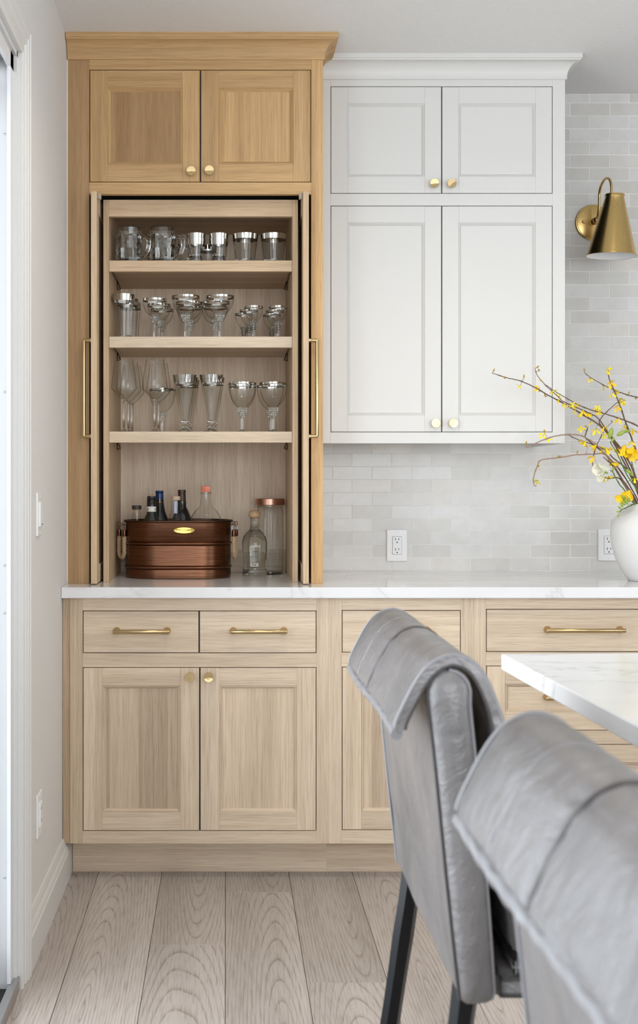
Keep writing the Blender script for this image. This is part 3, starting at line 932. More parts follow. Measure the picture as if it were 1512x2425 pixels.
# ------------------------------------------------------------------ kitchen island
isl = thing('kitchen_island', 'white marble topped kitchen island with a squared corner', 'island', (0.518, 2.2, 0))
bx('marble_top', 0.518, 1.72, -0.35, 2.2, 0.884, 0.914, m_marble, isl, 0.0022)
bx('island_base', 0.90, 1.66, -0.25, 1.98, 0.09, 0.884, m_white, isl, 0.002)
bx('plinth', 0.95, 1.61, -0.2, 1.93, 0.0, 0.09, m_white, isl, 0.001)
isl.rotation_euler = (0, 0, R(2.3))

# ------------------------------------------------------------------ leather counter stools
def offset_path(P, t):
    """left-hand offset of a 2D polyline (x, z)"""
    out = []
    for i, p in enumerate(P):
        a = P[max(i - 1, 0)]; b = P[min(i + 1, len(P) - 1)]
        d = (b - a).normalized()
        out.append(p + Vector((-d.y, d.x)) * t)
    return out
def extrude_y(loop, ys, wob=0.0, seed=0.0, pin=None, smooth=40, puff=0.0):
    """closed 2D loop (x, z) swept along y with rounded ends and a little slack in the leather"""
    n = len(loop); vs, fs = [], []
    cx = sum(p.x for p in loop) / n; cz = sum(p.y for p in loop) / n
    for j, y in enumerate(ys):
        for p in loop:
            s = Vector((p.x, y, p.y))
            q = s
            if wob:
                w = noise.noise(Vector((s.x * 9 + seed, s.y * 7, s.z * 9))) * wob + noise.noise(Vector((s.x * 26 + seed, s.y * 14, s.z * 26))) * wob * 0.4
                q = s + Vector((w, 0, w * 0.6))
            vs.append(q)
    m = len(ys)
    for j in range(m - 1):
        for i in range(n):
            i2 = (i + 1) % n
            fs.append((j * n + i, j * n + i2, (j + 1) * n + i2, (j + 1) * n + i))
    fs.append(tuple(range(n))); fs.append(tuple((m - 1) * n + i for i in range(n))[::-1])
    return pd(vs, fs, smooth)
def v2(l): return [Vector((a, 0, b)) for a, b in l]
def sp2(l, sub=5): return [Vector((p.x, p.z)) for p in spline(v2(l), sub)]
def lin(a, b, n): return [a + (b - a) * i / (n - 1) for i in range(n)]

def make_stool():
    t = thing('counter_stool', 'grey leather counter stool with rolled-over back, nearer the oak cabinets', 'stool', (0.50, 1.605, 0), 'leather counter stools')
    o = WLD[t]
    yl, yh = 1.355, 1.855
    def add(name, me, m, par=t):
        for v in me.vertices: v.co -= o
        return obj(name, me, m, par, o)
    # upright back core
    rear = sp2([(0.2720, 0.636), (0.2690, 0.66), (0.2560, 0.78), (0.2440, 0.90), (0.2345, 0.985)], 4)
    top = [Vector((0.2592 - 0.0248 * math.cos(a), 0.990 + 0.0275 * math.sin(a))) for a in lin(0.15, math.pi - 0.15, 9)]
    front = sp2([(0.2835, 0.975), (0.2910, 0.90), (0.3020, 0.78), (0.3105, 0.66), (0.3105, 0.642), (0.3045, 0.632), (0.2800, 0.630)], 4)
    core = rear + top + front
    back = add('back', extrude_y(core, lin(yl + 0.004, yh - 0.004, 14), 0.0025, 1.0, smooth=50), m_leather)
    # end panels of the back with a soft bulge
    for ye, sg in ((yl + 0.004, -1), (yh - 0.004, 1)):
        n = len(core); c = Vector((sum(p.x for p in core) / n, sum(p.y for p in core) / n))
        axis = [Vector((0.290 - 0.088 * (min(max(p.y, 0.66), 0.985) - 0.64), min(max(p.y, 0.66), 0.985))) for p in core]
        vs, fs = [], []
        for q, dy in ((1.0, 0.0), (0.8, 0.006), (0.5, 0.010), (0.12, 0.0115)):
            for p, a in zip(core, axis):
                r = a + (p - a) * q
                vs.append((r.x, ye + sg * dy, r.y))
        for k in range(3):
            for i in range(n):
                i2 = (i + 1) % n
                fs.append((k * n + i, k * n + i2, (k + 1) * n + i2, (k + 1) * n + i))
        fs.append(tuple(3 * n + i for i in range(n)))
        add('end_panel', pd(vs, fs, 80), m_leather, back)
        add('piping', tube([Vector((p.x - 0.0005, ye + sg * 0.001, p.y)) for p in rear + top[:3]], 0.0019, 6), m_leather_dark if sg < 0 else m_leather_pipe, back)
        add('piping', tube([Vector((p.x, ye + sg * 0.001, p.y)) for p in top[4:] + front[:-6]], 0.0024, 6), m_leather_pipe, back)
    # long pad that hangs down the front, folds over the top and ends as a flap behind
    mid = sp2([(0.2020, 0.9500), (0.2065, 0.9640), (0.2280, 1.0050), (0.2470, 1.0240), (0.2680, 1.0290), (0.2900, 1.0160), (0.3080, 0.9800), (0.3180, 0.9400), (0.3260, 0.86), (0.3340, 0.78), (0.3430, 0.6960)], 6)
    th = [0.0075 + 0.0035 * min(1, max(0, (i - len(mid) * 0.62) / (len(mid) * 0.2))) for i in range(len(mid))]
    out = []
    inn = []
    for i, p in enumerate(mid):
        a = mid[max(i - 1, 0)]; b = mid[min(i + 1, len(mid) - 1)]
        d = (b - a).normalized(); nrm = Vector((-d.y, d.x))
        out.append(p + nrm * th[i]); inn.append(p - nrm * th[i])
    e0 = mid[0] + (mid[0] - mid[1]).normalized() * 0.006
    e1 = mid[-1] + (mid[-1] - mid[-2]).normalized() * 0.010
    ys = [yl, yl + 0.006] + lin(yl + 0.02, yh - 0.02, 33) + [yh - 0.006, yh]
    yc, ys2 = 1.615, 1.735
    def prof(y):
        e = min(y - yl, yh - y)
        k = 0.72 + 0.28 * min(1, e / 0.02)
        s = max(math.exp(-((y - yc) / 0.006) ** 2), 0.45 * math.exp(-((y - ys2) / 0.005) ** 2))
        k -= 0.45 * s
        sag = 0.0035 * math.sin((y - yl) / (yh - yl) * math.pi * 2)
        res = []
        for i, (a, b, m) in enumerate(zip(out, inn, mid)):
            w = noise.noise(Vector((i * 0.35, y * 9, 3.1))) * 0.0016 + noise.noise(Vector((i * 0.12, y * 20, 8.1))) * 0.001
            nrm = (a - b).normalized()
            res.append((m + (a - m) * k + nrm * w, m + (b - m) * k + nrm * w))
        return [e0 + Vector((0, sag))] + [r[0] for r in res] + [e1] + [r[1] for r in res][::-1]
    loops = [prof(y) for y in ys]
    n = len(loops[0]); vs, fs = [], []
    for y, lp in zip(ys, loops):
        vs += [Vector((p.x, y, p.y)) for p in lp]
    for j in range(len(ys) - 1):
        for i in range(n):
            i2 = (i + 1) % n
            fs.append((j * n + i, j * n + i2, (j + 1) * n + i2, (j + 1) * n + i))
    fs.append(tuple(range(n))); fs.append(tuple((len(ys) - 1) * n + i for i in range(n))[::-1])
    pad = add('back_pad', pd(vs, fs, 50), m_leather)
    for ye in (yl + 0.001, yh - 0.001):
        for P, k in ((out, 0.80), (inn, 0.80)):
            add('piping', tube([Vector(((m_ + (p - m_) * k).x, ye, (m_ + (p - m_) * k).y)) for p, m_ in zip(P, mid)], 0.0022, 6), m_leather_pipe if P is out else m_leather_dark, pad)
    add('seam', tube([Vector(((m_ + (p - m_) * 0.72).x, yc, (m_ + (p - m_) * 0.72).y)) for p, m_ in zip(out, mid)], 0.0030, 6), m_leather_dark, pad)
    add('seam', tube([Vector(((m_ + (p - m_) * 0.80).x, ys2, (m_ + (p - m_) * 0.80).y)) for p, m_ in zip(out, mid)], 0.0012, 6), m_leather_pipe, pad)
    # flap hem
    hem = [Vector((e0.x - 0.002, y, e0.y + 0.0035 * math.sin((y - yl) / (yh - yl) * math.pi * 2) - 0.0012 * math.sin(y * 140) - 0.002 * math.exp(-((y - yc) / 0.012) ** 2))) for y in lin(yl + 0.002, yh - 0.002, 60)]
    add('hem', tube(hem, [0.0072 - 0.0025 * math.exp(-((p.y - yc) / 0.008) ** 2) for p in hem], 8), m_leather_pipe, pad)
    # seat
    def cushion(x0, x1, y0, y1, z0, z1, r, puff):
        bm = bmesh.new()
        bmesh.ops.create_cube(bm, size=1)
        for v in bm.verts: v.co = Vector(((x0 + x1) / 2 + v.co.x * (x1 - x0), (y0 + y1) / 2 + v.co.y * (y1 - y0), (z0 + z1) / 2 + v.co.z * (z1 - z0)))
        bmesh.ops.subdivide_edges(bm, edges=list(bm.edges), cuts=7, use_grid_fill=True)
        bmesh.ops.bevel(bm, geom=[e for e in bm.edges if e.calc_face_angle(0) > 1], offset=r, segments=3, affect='EDGES')
        for v in bm.verts:
            u = (v.co.x - x0) / (x1 - x0); w = (v.co.y - y0) / (y1 - y0)
            if v.co.z > (z0 + z1) / 2: v.co.z += puff * 16 * u * (1 - u) * w * (1 - w)
        me = bpy.data.meshes.new('cushion'); bm.to_mesh(me); bm.free()
        for p in me.polygons: p.use_smooth = True
        return me
    add('seat_base', cushion(0.3115, 0.80, yl + 0.008, yh - 0.008, 0.631, 0.664, 0.010, 0.0), m_leather)
    sc = add('seat_cushion', cushion(0.335, 0.815, yl, yh, 0.660, 0.681, 0.009, 0.030), m_leather)
    for z in (0.6655, 0.6755):
        add('piping', tube([(0.345, yl - 0.001, z), (0.80, yl - 0.001, z)], 0.0024, 6), m_leather_pipe, sc)
        add('piping', tube([(0.345, yh + 0.001, z), (0.80, yh + 0.001, z)], 0.0024, 6), m_leather_pipe, sc)
    # hammered black metal legs
    for yy, sy in ((yl + 0.05, -1), (yh - 0.05, 1)):
        for xt, xb in ((0.290, 0.200), (0.76, 0.80)):
            pts, rs = [], []
            for k in range(13):
                q = k / 12
                pts.append(Vector((xt + (xb - xt) * q, yy + sy * 0.03 * q, 0.645 * (1 - q))))
                rs.append(0.0165 - 0.004 * q + 0.0007 * math.sin(k * 2.4 + xt * 9))
            add('leg', tube(pts, rs, 6, smooth=20), m_black)
    return t
def copy_tree(o, parent=None):
    c = o.copy(); COL.objects.link(c)
    if parent is not None: c.parent = parent
    WLD[c] = WLD[o]
    for ch in o.children: copy_tree(ch, c)
    return c
stool = make_stool()
s2 = copy_tree(stool)
s2.location = stool.location + Vector((0.004, -0.842, 0))
s2['label'] = 'grey leather counter stool in the near foreground, cut off by the frame'

# ------------------------------------------------------------------ brass wall sconce
def sconce():
    X, Z = 1.346, 2.1895
    t = thing('wall_sconce', 'brushed brass wall sconce with cone shade and gooseneck arm', 'wall lamp', (X, YTILE, Z))
    bp = lathe([(0, 0), (0.065, 0), (0.065, 0.004), (0.063, 0.0065), (0.060, 0.0070), (0.0595, 0.0085), (0.057, 0.0095), (0.030, 0.0125), (0.014, 0.014), (0, 0.014)], 48, 30)
    b = obj('backplate', bp, m_brass, t, (X, YTILE, Z)); b.rotation_euler = (R(90), 0, 0)
    s = obj('screw', lathe([(0, 0.010), (0.004, 0.009), (0.0058, 0.005), (0.0055, 0.0), (0, 0)], 16), m_brass, t, (X - 0.037, YTILE - 0.0095, Z)); s.rotation_euler = (R(90), 0, 0)
    s = obj('screw', lathe([(0, 0.010), (0.004, 0.009), (0.0058, 0.005), (0.0055, 0.0), (0, 0)], 16), m_brass, t, (X + 0.037, YTILE - 0.0095, Z)); s.rotation_euler = (R(90), 0, 0)
    yo = YTILE
    arm = [(0, 0, 0), (0, -0.030, 0), (0, -0.052, 0.006), (0, -0.066, 0.022), (0, -0.072, 0.045), (0, -0.074, 0.075)]
    for k in range(1, 12):
        a = math.pi * k / 12
        arm.append((0, -0.140 + 0.066 * math.cos(a), 0.075 + 0.048 * math.sin(a)))
    arm += [(0, -0.206, 0.072), (0, -0.206, 0.040)]
    ap = spline(arm, 3)
    obj('arm', tube(ap, 0.0047, 12), m_brass, t, (X, yo, Z))
    col = lathe([(0, 0), (0.012, 0.0), (0.0125, 0.006), (0.009, 0.012), (0.009, 0.022), (0.0115, 0.026), (0.0115, 0.033), (0.006, 0.038), (0, 0.038)], 24)
    c = obj('collar', col, m_brass, t, (X, yo - 0.012, Z)); c.rotation_euler = (R(90), 0, 0)
    H, r0, r1 = 0.2145, 0.0315, 0.0835
    sh = lathe([(0, H), (0.030, H), (0.0335, H - 0.0015), (0.0340, H - 0.006), (0.0320, H - 0.009)] + [(0.0318 + (r1 - 0.0318) * k / 8, (H - 0.010) * (1 - k / 8) + 0.004 * k / 8) for k in range(9)] + [(0.0858, 0.0030), (0.0862, 0.0008), (0.0850, -0.0002), (0.0838, 0.001)], 64, 35)
    so = obj('shade', sh, m_brass, t, (X, yo - 0.206, Z - 0.163))
    inner = lathe([(0.0835, 0.0005), (r1 - 0.003, 0.006), (0.030, H - 0.014), (0, H - 0.014)], 48, 35)
    obj('shade_liner', inner, m_shade_in, so, (X, yo - 0.206, Z - 0.163))
    bulb = lathe([(0, 0.075), (0.014, 0.080), (0.022, 0.095), (0.022, 0.108), (0.013, 0.128), (0.012, 0.16), (0, 0.16)], 20)
    obj('bulb', bulb, m_shade_in, so, (X, yo - 0.206, Z - 0.163))
    so.rotation_euler = (R(2), R(2.5), 0)
sconce()

# ------------------------------------------------------------------ glassware
def sphere_data(c, r, n=6, m=4):
    vs, fs = [], []
    vs.append(Vector(c) + Vector((0, 0, r)))
    for i in range(1, m):
        t = math.pi * i / m
        for k in range(n):
            a = 2 * math.pi * k / n
            vs.append(Vector(c) + Vector((r * math.sin(t) * math.cos(a), r * math.sin(t) * math.sin(a), r * math.cos(t))))
    vs.append(Vector(c) - Vector((0, 0, r)))
    for k in range(n): fs.append((0, 1 + k, 1 + (k + 1) % n))
    for i in range(m - 2):
        for k in range(n):
            a = 1 + i * n + k; b = 1 + i * n + (k + 1) % n
            fs.append((a, a + n, b + n, b))
    e = len(vs) - 1; s = 1 + (m - 2) * n
    for k in range(n): fs.append((e, s + (k + 1) % n, s + k))
    return vs, fs
def beads(zs):
    ds = []
    for z, rad, br, cnt, ph in zs:
        for k in range(cnt):
            a = 2 * math.pi * (k + ph) / cnt
            ds.append(sphere_data((rad * math.cos(a), rad * math.sin(a), z), br, 7, 5))
    return merge(ds, 180)
def glass_proto(kind):
    """list of (part name, mesh, material) for one glass standing at z = 0"""
    P = []
    S = 40
    if kind == 'mug':
        body = [(0, 0), (0.039, 0.0), (0.0415, 0.003)]
        segs, rows = 18, 6
        def facet(a, z):
            q = (z - 0.003) / (0.090 - 0.003)
            if q <= 0.001 or q > 1.02: return 1.0
            r = round(q * rows); k = round(a / (2 * math.pi) * segs)
            return 1.085 if (r + k) % 2 == 0 else 0.945
        for k in range(1, rows + 1): body.append((0.0435, 0.003 + (0.090 - 0.003) * k / rows))
        body += [(0.0428, 0.0955), (0.0432, 0.118), (0.0425, 0.1195), (0.0412, 0.118), (0.0395, 0.094), (0.0370, 0.05), (0.035, 0.014), (0, 0.012)]
        vsz = lathe(body, segs, 8, lambda a, z: facet(a, z))
        # only the outer wall is cut; the mouth and the inside stay round
        P.append(('body', vsz, m_crystal))
        hp = spline([(0.040, 0, 0.088), (0.060, 0, 0.090), (0.074, 0, 0.078), (0.075, 0, 0.055), (0.064, 0, 0.030), (0.040, 0, 0.016)], 5)
        P.append(('handle', tube(hp, 0.0068, 7, smooth=25), m_crystal))
    elif kind in ('small_tumbler', 'tumbler', 'highball'):
        r0, r1, h, bw, sq = {'small_tumbler': (0.0225, 0.0320, 0.078, 0.019, 0.0), 'tumbler': (0.0315, 0.0432, 0.0945, 0.017, 0.0), 'highball': (0.0265, 0.0372, 0.1460, 0.021, 0.0)}[kind]
        def rz(z): return r0 + (r1 - r0) * (z / h) ** 1.15
        P.append(('bowl', lathe([(rz(z), z) for z in lin(0.010, h, 9)], S), m_smoke if kind == 'tumbler' else m_glass))
        fl = (lambda a, z: 1 + 0.03 * math.cos(a * 8)) if kind != 'tumbler' else None
        P.append(('base', lathe([(0, 0), (r0 * 0.96, 0), (rz(0.003), 0.003), (rz(0.011), 0.011), (r0 * 0.85, 0.0125), (0, 0.012)], S, 40, fl), m_crystal))
        P.append(('rim_band', lathe([(rz(z) + 0.0004, z) for z in lin(h - bw, h, 4)] + [(rz(h) - 0.0008, h)], S), m_silver))
    elif kind == 'wine':
        pr = [(0.0042, 0.109), (0.012, 0.1125), (0.026, 0.126), (0.0410, 0.143), (0.0428, 0.147), (0.0420, 0.153), (0.0385, 0.185), (0.0340, 0.215), (0.0300, 0.242)]
        P.append(('bowl', lathe([(p.x, p.z) for p in spline([(a, 0, b) for a, b in pr], 3)], S, 60), m_glass))
        P.append(('stem', lathe([(0, 0.1125), (0.008, 0.1115), (0.0055, 0.1075), (0.0040, 0.098), (0.0036, 0.05), (0.0040, 0.012), (0.008, 0.006), (0.020, 0.003), (0.034, 0.0012), (0.034, 0.0), (0, 0)], 24), m_crystal))
    elif kind == 'flute':
        pr = [(0.0125, 0.034), (0.0150, 0.050), (0.0250, 0.108), (0.0335, 0.155), (0.0392, 0.189)]
        fl = lambda a, z: 1 + 0.022 * math.cos(a * 9) * max(0, min(1, (0.165 - z) / 0.05))
        P.append(('bowl', lathe([(p.x, p.z) for p in spline([(a, 0, b) for a, b in pr], 4)], 54, 40, fl), m_glass))
        P.append(('stem', lathe([(0, 0.040), (0.010, 0.040), (0.0145, 0.036), (0.0140, 0.030), (0.0085, 0.026), (0.0125, 0.022), (0.0130, 0.018), (0.0090, 0.0145), (0.012, 0.010), (0.022, 0.005), (0.031, 0.002), (0.031, 0), (0, 0)], 24), m_crystal))
        P.append(('rim_band', lathe([(0.0351, 0.164), (0.0372, 0.177), (0.0396, 0.189), (0.0386, 0.189)], 54), m_silver))
    else:
        R1, zb, h, bw, zk, fr = {'goblet': (0.0462, 0.078, 0.164, 0.0055, 0.070, 0.036), 'coupe': (0.0460, 0.082, 0.142, 0.0065, 0.074, 0.036),
                                 'coupe_small': (0.0402, 0.076, 0.132, 0.0062, 0.068, 0.032), 'cordial': (0.0310, 0.052, 0.106, 0.0050, 0.046, 0.026)}[kind]
        pr = []
        for k in range(15):
            q = k / 14
            a = q * math.pi / 2
            r = R1 * (math.sin(a) ** 0.8) * (1.0 if kind != 'goblet' else (1 + 0.03 * math.sin(q * math.pi)))
            pr.append((max(r, 0.006), zb + (h - zb) * (1 - math.cos(a)) if kind.startswith('coupe') else zb + (h - zb) * (0.55 * (1 - math.cos(a)) + 0.45 * q)))
        P.append(('bowl', lathe(pr, 44, 60), m_glass))
        s = R1 / 0.046
        P.append(('knop', beads([(zk + 0.010, 0.0140 * s, 0.0037, 12, 0.0), (zk + 0.0025, 0.0125 * s, 0.0040, 10, 0.5), (zk - 0.005, 0.0100 * s, 0.0038, 8, 0.0), (zk - 0.012, 0.0072 * s, 0.0034, 6, 0.5)]), m_crystal))
        P.append(('stem', lathe([(0, zb + 0.001), (0.007, zb), (0.0062, zk), (0.0055, zk - 0.012), (0.0046, 0.02), (0.0052, 0.008), (0.012, 0.0045), (fr, 0.0012), (fr, 0), (0, 0)], 20), m_crystal))
        rb = pr[-1][0]
        zr = h - bw
        def rat(z):
            for (ra, za), (rb2, zb2) in zip(pr, pr[1:]):
                if za <= z <= zb2: return ra + (rb2 - ra) * (z - za) / (zb2 - za)
            return pr[-1][0]
        P.append(('rim_band', lathe([(rat(z) + 0.0004, z) for z in lin(zr, h - 0.0001, 4)] + [(rb - 0.0007, h)], 44), m_silver))
    return P
PROTO = {}
def glass(kind, name, label, cat, X, Y, Z, group, rot=0.0):
    if kind not in PROTO: PROTO[kind] = glass_proto(kind)
    t = thing(name, label, cat, (X, Y, Z), group)
    for nm, me, m in PROTO[kind]:
        obj(nm, me, m, t, (X, Y, Z))
    t.rotation_euler = (0, 0, rot)
    return t
S1, S2, S3 = 1.957, 1.7104, 1.4026
ROWS = ['front', 'second', 'third']
def column(kind, name, what, cat, spots, Z, group, col, rot=0.0):
    for i, (X, Y) in enumerate(spots):
        glass(kind, name, '%s, %s in the %s' % (what, ROWS[i], col), cat, X, Y, Z + 0.0002, group, rot)
def X_(px, d): return (px - VX) / F * d
g1 = 'mugs and tumblers on the top shelf'
glass('mug', 'beer_mug', 'faceted clear glass mug at the far left of the top shelf', 'mug', X_(305, 3.875), 3.875, S1, g1, R(-25))
glass('mug', 'beer_mug', 'faceted clear glass mug beside the small tumblers, front one', 'mug', X_(384, 3.875), 3.875, S1, g1, R(-20))
glass('mug', 'beer_mug', 'faceted clear glass mug hidden behind the second front mug', 'mug', X_(398, 4.02), 4.02, S1, g1, R(-10))
for px, ww in ((464.5, 'left'), (518.5, 'right')):
    glass('small_tumbler', 'shot_tumbler', 'lower silver-banded tumbler of the %s nested pair on the top shelf' % ww, 'tumbler', X_(px, 3.85), 3.85, S1, g1)
    glass('small_tumbler', 'shot_tumbler', 'upper silver-banded tumbler of the %s nested pair on the top shelf' % ww, 'tumbler', X_(px, 3.85), 3.85, S1 + 0.0172, g1)
glass('small_tumbler', 'shot_tumbler', 'silver-banded tumbler standing behind the two nested pairs', 'tumbler', X_(492, 3.96), 3.96, S1, g1)
glass('tumbler', 'rocks_tumbler', 'wide smoky tumbler with silver band, second from the right end of top shelf', 'tumbler', X_(581, 3.855), 3.855, S1, g1)
glass('tumbler', 'rocks_tumbler', 'wide smoky tumbler with silver band at the right end of top shelf', 'tumbler', X_(648, 3.855), 3.855, S1, g1)
g2 = 'stemware on the middle shelf'
column('highball', 'highball_glass', 'tall clear highball glass with silver rim', 'glass', [(X_(293, 3.87), 3.87), (X_(303, 3.965), 3.965), (X_(309, 4.05), 4.05)], S2, g2, 'left column of the middle shelf')
column('coupe_small', 'champagne_coupe', 'small silver-rimmed coupe', 'coupe', [(X_(366.5, 3.87), 3.87), (X_(377, 3.985), 3.985), (X_(384, 4.09), 4.09)], S2, g2, 'column next to the highball glasses')
column('coupe', 'champagne_coupe', 'wide silver-rimmed coupe', 'coupe', [(X_(440, 3.87), 3.87), (X_(448, 4.0), 4.0), (X_(449, 4.11), 4.11)], S2, g2, 'column left of the shelf centre')
column('coupe', 'champagne_coupe', 'wide silver-rimmed coupe', 'coupe', [(X_(521.5, 3.87), 3.87), (X_(513, 3.99), 3.99), (X_(509, 4.10), 4.10)], S2, g2, 'column at the shelf centre')
column('cordial', 'cordial_glass', 'small silver-rimmed cordial glass', 'cordial glass', [(X_(601, 3.86), 3.86), (X_(590, 3.94), 3.94), (X_(578, 4.02), 4.02)], S2, g2, 'column second from the right wall')
column('cordial', 'cordial_glass', 'small silver-rimmed cordial glass', 'cordial glass', [(X_(659.5, 3.86), 3.86), (X_(652, 3.95), 3.95), (X_(644, 4.04), 4.04)], S2, g2, 'column against the right wall')
g3 = 'glasses on the lowest shelf'
column('wine', 'wine_glass', 'tall angular clear wine glass', 'wine glass', [(X_(294, 3.87), 3.87), (X_(305, 3.97), 3.97), (X_(313, 4.07), 4.07)], S3, g3, 'leftmost column of the lowest shelf')
column('wine', 'wine_glass', 'tall angular clear wine glass', 'wine glass', [(X_(367, 3.87), 3.87), (X_(376, 3.99), 3.99)], S3, g3, 'column beside the flutes')
glass('goblet', 'goblet', 'silver-rimmed goblet standing behind the second column of wine glasses', 'goblet', X_(385, 4.12), 4.12, S3 + 0.0002, g3)
column('flute', 'pilsner_flute', 'tapered fluted glass with silver band', 'flute glass', [(X_(437.5, 3.87), 3.87), (X_(442, 3.965), 3.965), (X_(447, 4.06), 4.06)], S3, g3, 'column next to the wine glasses')
column('flute', 'pilsner_flute', 'tapered fluted glass with silver band', 'flute glass', [(X_(501, 3.87), 3.87), (X_(505, 3.97), 3.97)], S3, g3, 'column next to the goblets')
column('goblet', 'goblet', 'silver-rimmed beaded-stem goblet', 'goblet', [(X_(574, 3.87), 3.87), (X_(575, 3.985), 3.985)], S3, g3, 'column right of the flutes')
column('goblet', 'goblet', 'silver-rimmed beaded-stem goblet', 'goblet', [(X_(648, 3.87), 3.87), (X_(641, 3.985), 3.985)], S3, g3, 'column at the right end')

# ------------------------------------------------------------------ copper tub with bottles
TX, TY = -0.1610, 4.022
TA, TB = 0.1800, 0.1085
def stadium(a, b, n=40):
    pts = []
    s = a - b
    for k in range(n + 1):
        t = -math.pi / 2 + math.pi * k / n
        pts.append(Vector((s + b * math.cos(t), b * math.sin(t), 0)))
    for k in range(n + 1):
        t = math.pi / 2 + math.pi * k / n
        pts.append(Vector((-s + b * math.cos(t), b * math.sin(t), 0)))
    return pts
def make_tub():
    t = thing('copper_tub', 'oval antique copper beverage tub with rope handles full of bottles', 'tub', (TX, TY, ZT))
    levels = [(0.0, -0.006), (0.002, -0.001), (0.012, 0.0)]
    for z in (0.0385, 0.1185):
        levels += [(z - 0.0075, 0.0), (z - 0.0065, -0.0012)]
        for k in range(7):
            a = math.pi * k / 6
            levels.append((z - 0.0045 * math.cos(a), 0.0042 * math.sin(a)))
        levels += [(z + 0.0065, -0.0012), (z + 0.0075, 0.0)]
    levels += [(0.180, 0.0008), (0.1915, 0.0022)]
    inner = [(0.1915, -0.0004), (0.18, -0.002), (0.02, -0.004), (0.006, -0.004)]
    vs, fs = [], []
    rings = levels + inner
    for z, o in rings:
        vs += [p + Vector((0, 0, z)) for p in stadium(TA + o, TB + o)]
    n = len(stadium(TA, TB))
    for i in range(len(rings) - 1):
        for k in range(n):
            k2 = (k + 1) % n
            fs.append((i * n + k, i * n + k2, (i + 1) * n + k2, (i + 1) * n + k))
    fs.append(tuple(range(n))); fs.append(tuple((len(rings) - 1) * n + k for k in range(n)))
    obj('body', pd(vs, fs, 50), m_copper, t, (TX, TY, ZT))
    obj('rim', tube([p + Vector((0, 0, 0.1925)) for p in stadium(TA + 0.0035, TB + 0.0035)], 0.0042, 10, True), m_copper_dark, t, (TX, TY, ZT))
    # gold oval name plate with worn, unreadable engraving
    px, pz = X_(436, 3.912), CAMZ - (1256 - VY) / F * 3.912
    yb = TY - TB - 0.0006
    el = [(0.0345 * math.cos(a) * (1.0), 0.0112 * math.sin(a)) for a in lin(0, 2 * math.pi, 41)[:-1]]
    vs = []
    for q, y in ((1.0, 0.0015), (1.0, -0.0016), (0.93, -0.0024), (0.86, -0.0016), (0.0, -0.0016)):
        vs += [(x * q, y, z * q) for x, z in el] if q > 0 else [(0, y, 0)]
    fs = []
    for i in range(3):
        for k in range(40):
            k2 = (k + 1) % 40
            fs.append((i * 40 + k, i * 40 + k2, (i + 1) * 40 + k2, (i + 1) * 40 + k))
    for k in range(40): fs.append((120 + k, 120 + (k + 1) % 40, 160))
    pl = obj('name_plate', pd(vs, fs, 30), m_gold, t, (px, yb, pz))
    ds = []
    rg = random.Random(5)
    x = -0.0205
    while x < 0.0205:
        hh = rg.choice((0.0022, 0.0024, 0.0036, 0.0022))
        ds.append(tube_data([(x, -0.0017, -0.0018), (x + rg.uniform(-0.0006, 0.0006), -0.0019, hh)], 0.00045, 5))
        ds.append(tube_data([(x, -0.0018, rg.uniform(-0.0015, 0.001)), (x + 0.0011, -0.0018, rg.uniform(-0.0018, 0.0015))], 0.0004, 5))
        x += rg.uniform(0.0017, 0.0030)
    obj('engraving', merge(ds), m_gold_dark, pl, (px, yb, pz))
    for sx in (-1, 1):
        s = obj('rivet', lathe([(0, 0.0016), (0.0013, 0.0012), (0.0019, 0), (0, 0)], 12), m_gold_dark, pl, (px + sx * 0.0265, yb - 0.0017, pz))
        s.rotation_euler = (R(90), 0, 0)
    # rope handles
    for sg in (-1, 1):
        hx = TX + sg * (TA + 0.0135)
        hy, hz = TY - 0.012, ZT + 0.168
        org = Vector((hx, hy, ZT))
        ux, uy = (0.0105, 0.020) if sg < 0 else (0.0035, 0.022)
        hooks = []
        for q in (-1, 1):
            cx, cy = q * ux, -q * uy if sg < 0 else q * uy
            hooks.append((cx, cy))
            loop = [Vector((cx + 0.006 * math.cos(a) * (-sg) * 1.0, cy, 0.1825 + 0.0075 * math.sin(a))) for a in lin(-0.6, math.pi + 1.4, 12)]
            obj('hook', tube(loop + [Vector((cx, cy, 0.160))], 0.0014, 6), m_copper_dark, t, org)
            obj('ear', tube([Vector((-sg * 0.014, cy, 0.178)), Vector((-sg * 0.004, cy, 0.181)), Vector((0, cy, 0.176))], 0.0016, 6), m_copper_dark, t, org)
            obj('ferrule', lathe([(0, 0), (0.0078, 0), (0.0080, 0.001), (0.0072, 0.0215), (0.006, 0.0225), (0, 0.0225)], 16), m_copper, t, org + Vector((cx, cy, 0.140)))
        (ax, ay), (bx_, by_) = hooks
        path = []
        for k in range(41):
            q = k / 40
            if q < 0.38: p = Vector((ax, ay, 0.142 - 0.052 * q / 0.38))
            elif q > 0.62: p = Vector((bx_, by_, 0.142 - 0.052 * (1 - q) / 0.38))
            else:
                a = (q - 0.38) / 0.24 * math.pi
                c = 0.5 * (1 - math.cos(a))
                p = Vector((ax + (bx_ - ax) * c, ay + (by_ - ay) * c, 0.090 - 0.022 * math.sin(a)))
            path.append(p)
        path = spline(path[::2], 5)
        fr = frames(path)
        ds = []
        for s3 in range(3):
            st = []
            for i, (p, (u, v)) in enumerate(zip(path, fr)):
                a = i * 0.30 + s3 * 2 * math.pi / 3
                st.append(p + u * (0.0038 * math.cos(a)) + v * (0.0038 * math.sin(a)))
            ds.append(tube_data(st, 0.0041, 7))
        obj('rope', merge(ds, 60), m_rope, t, org)
make_tub()

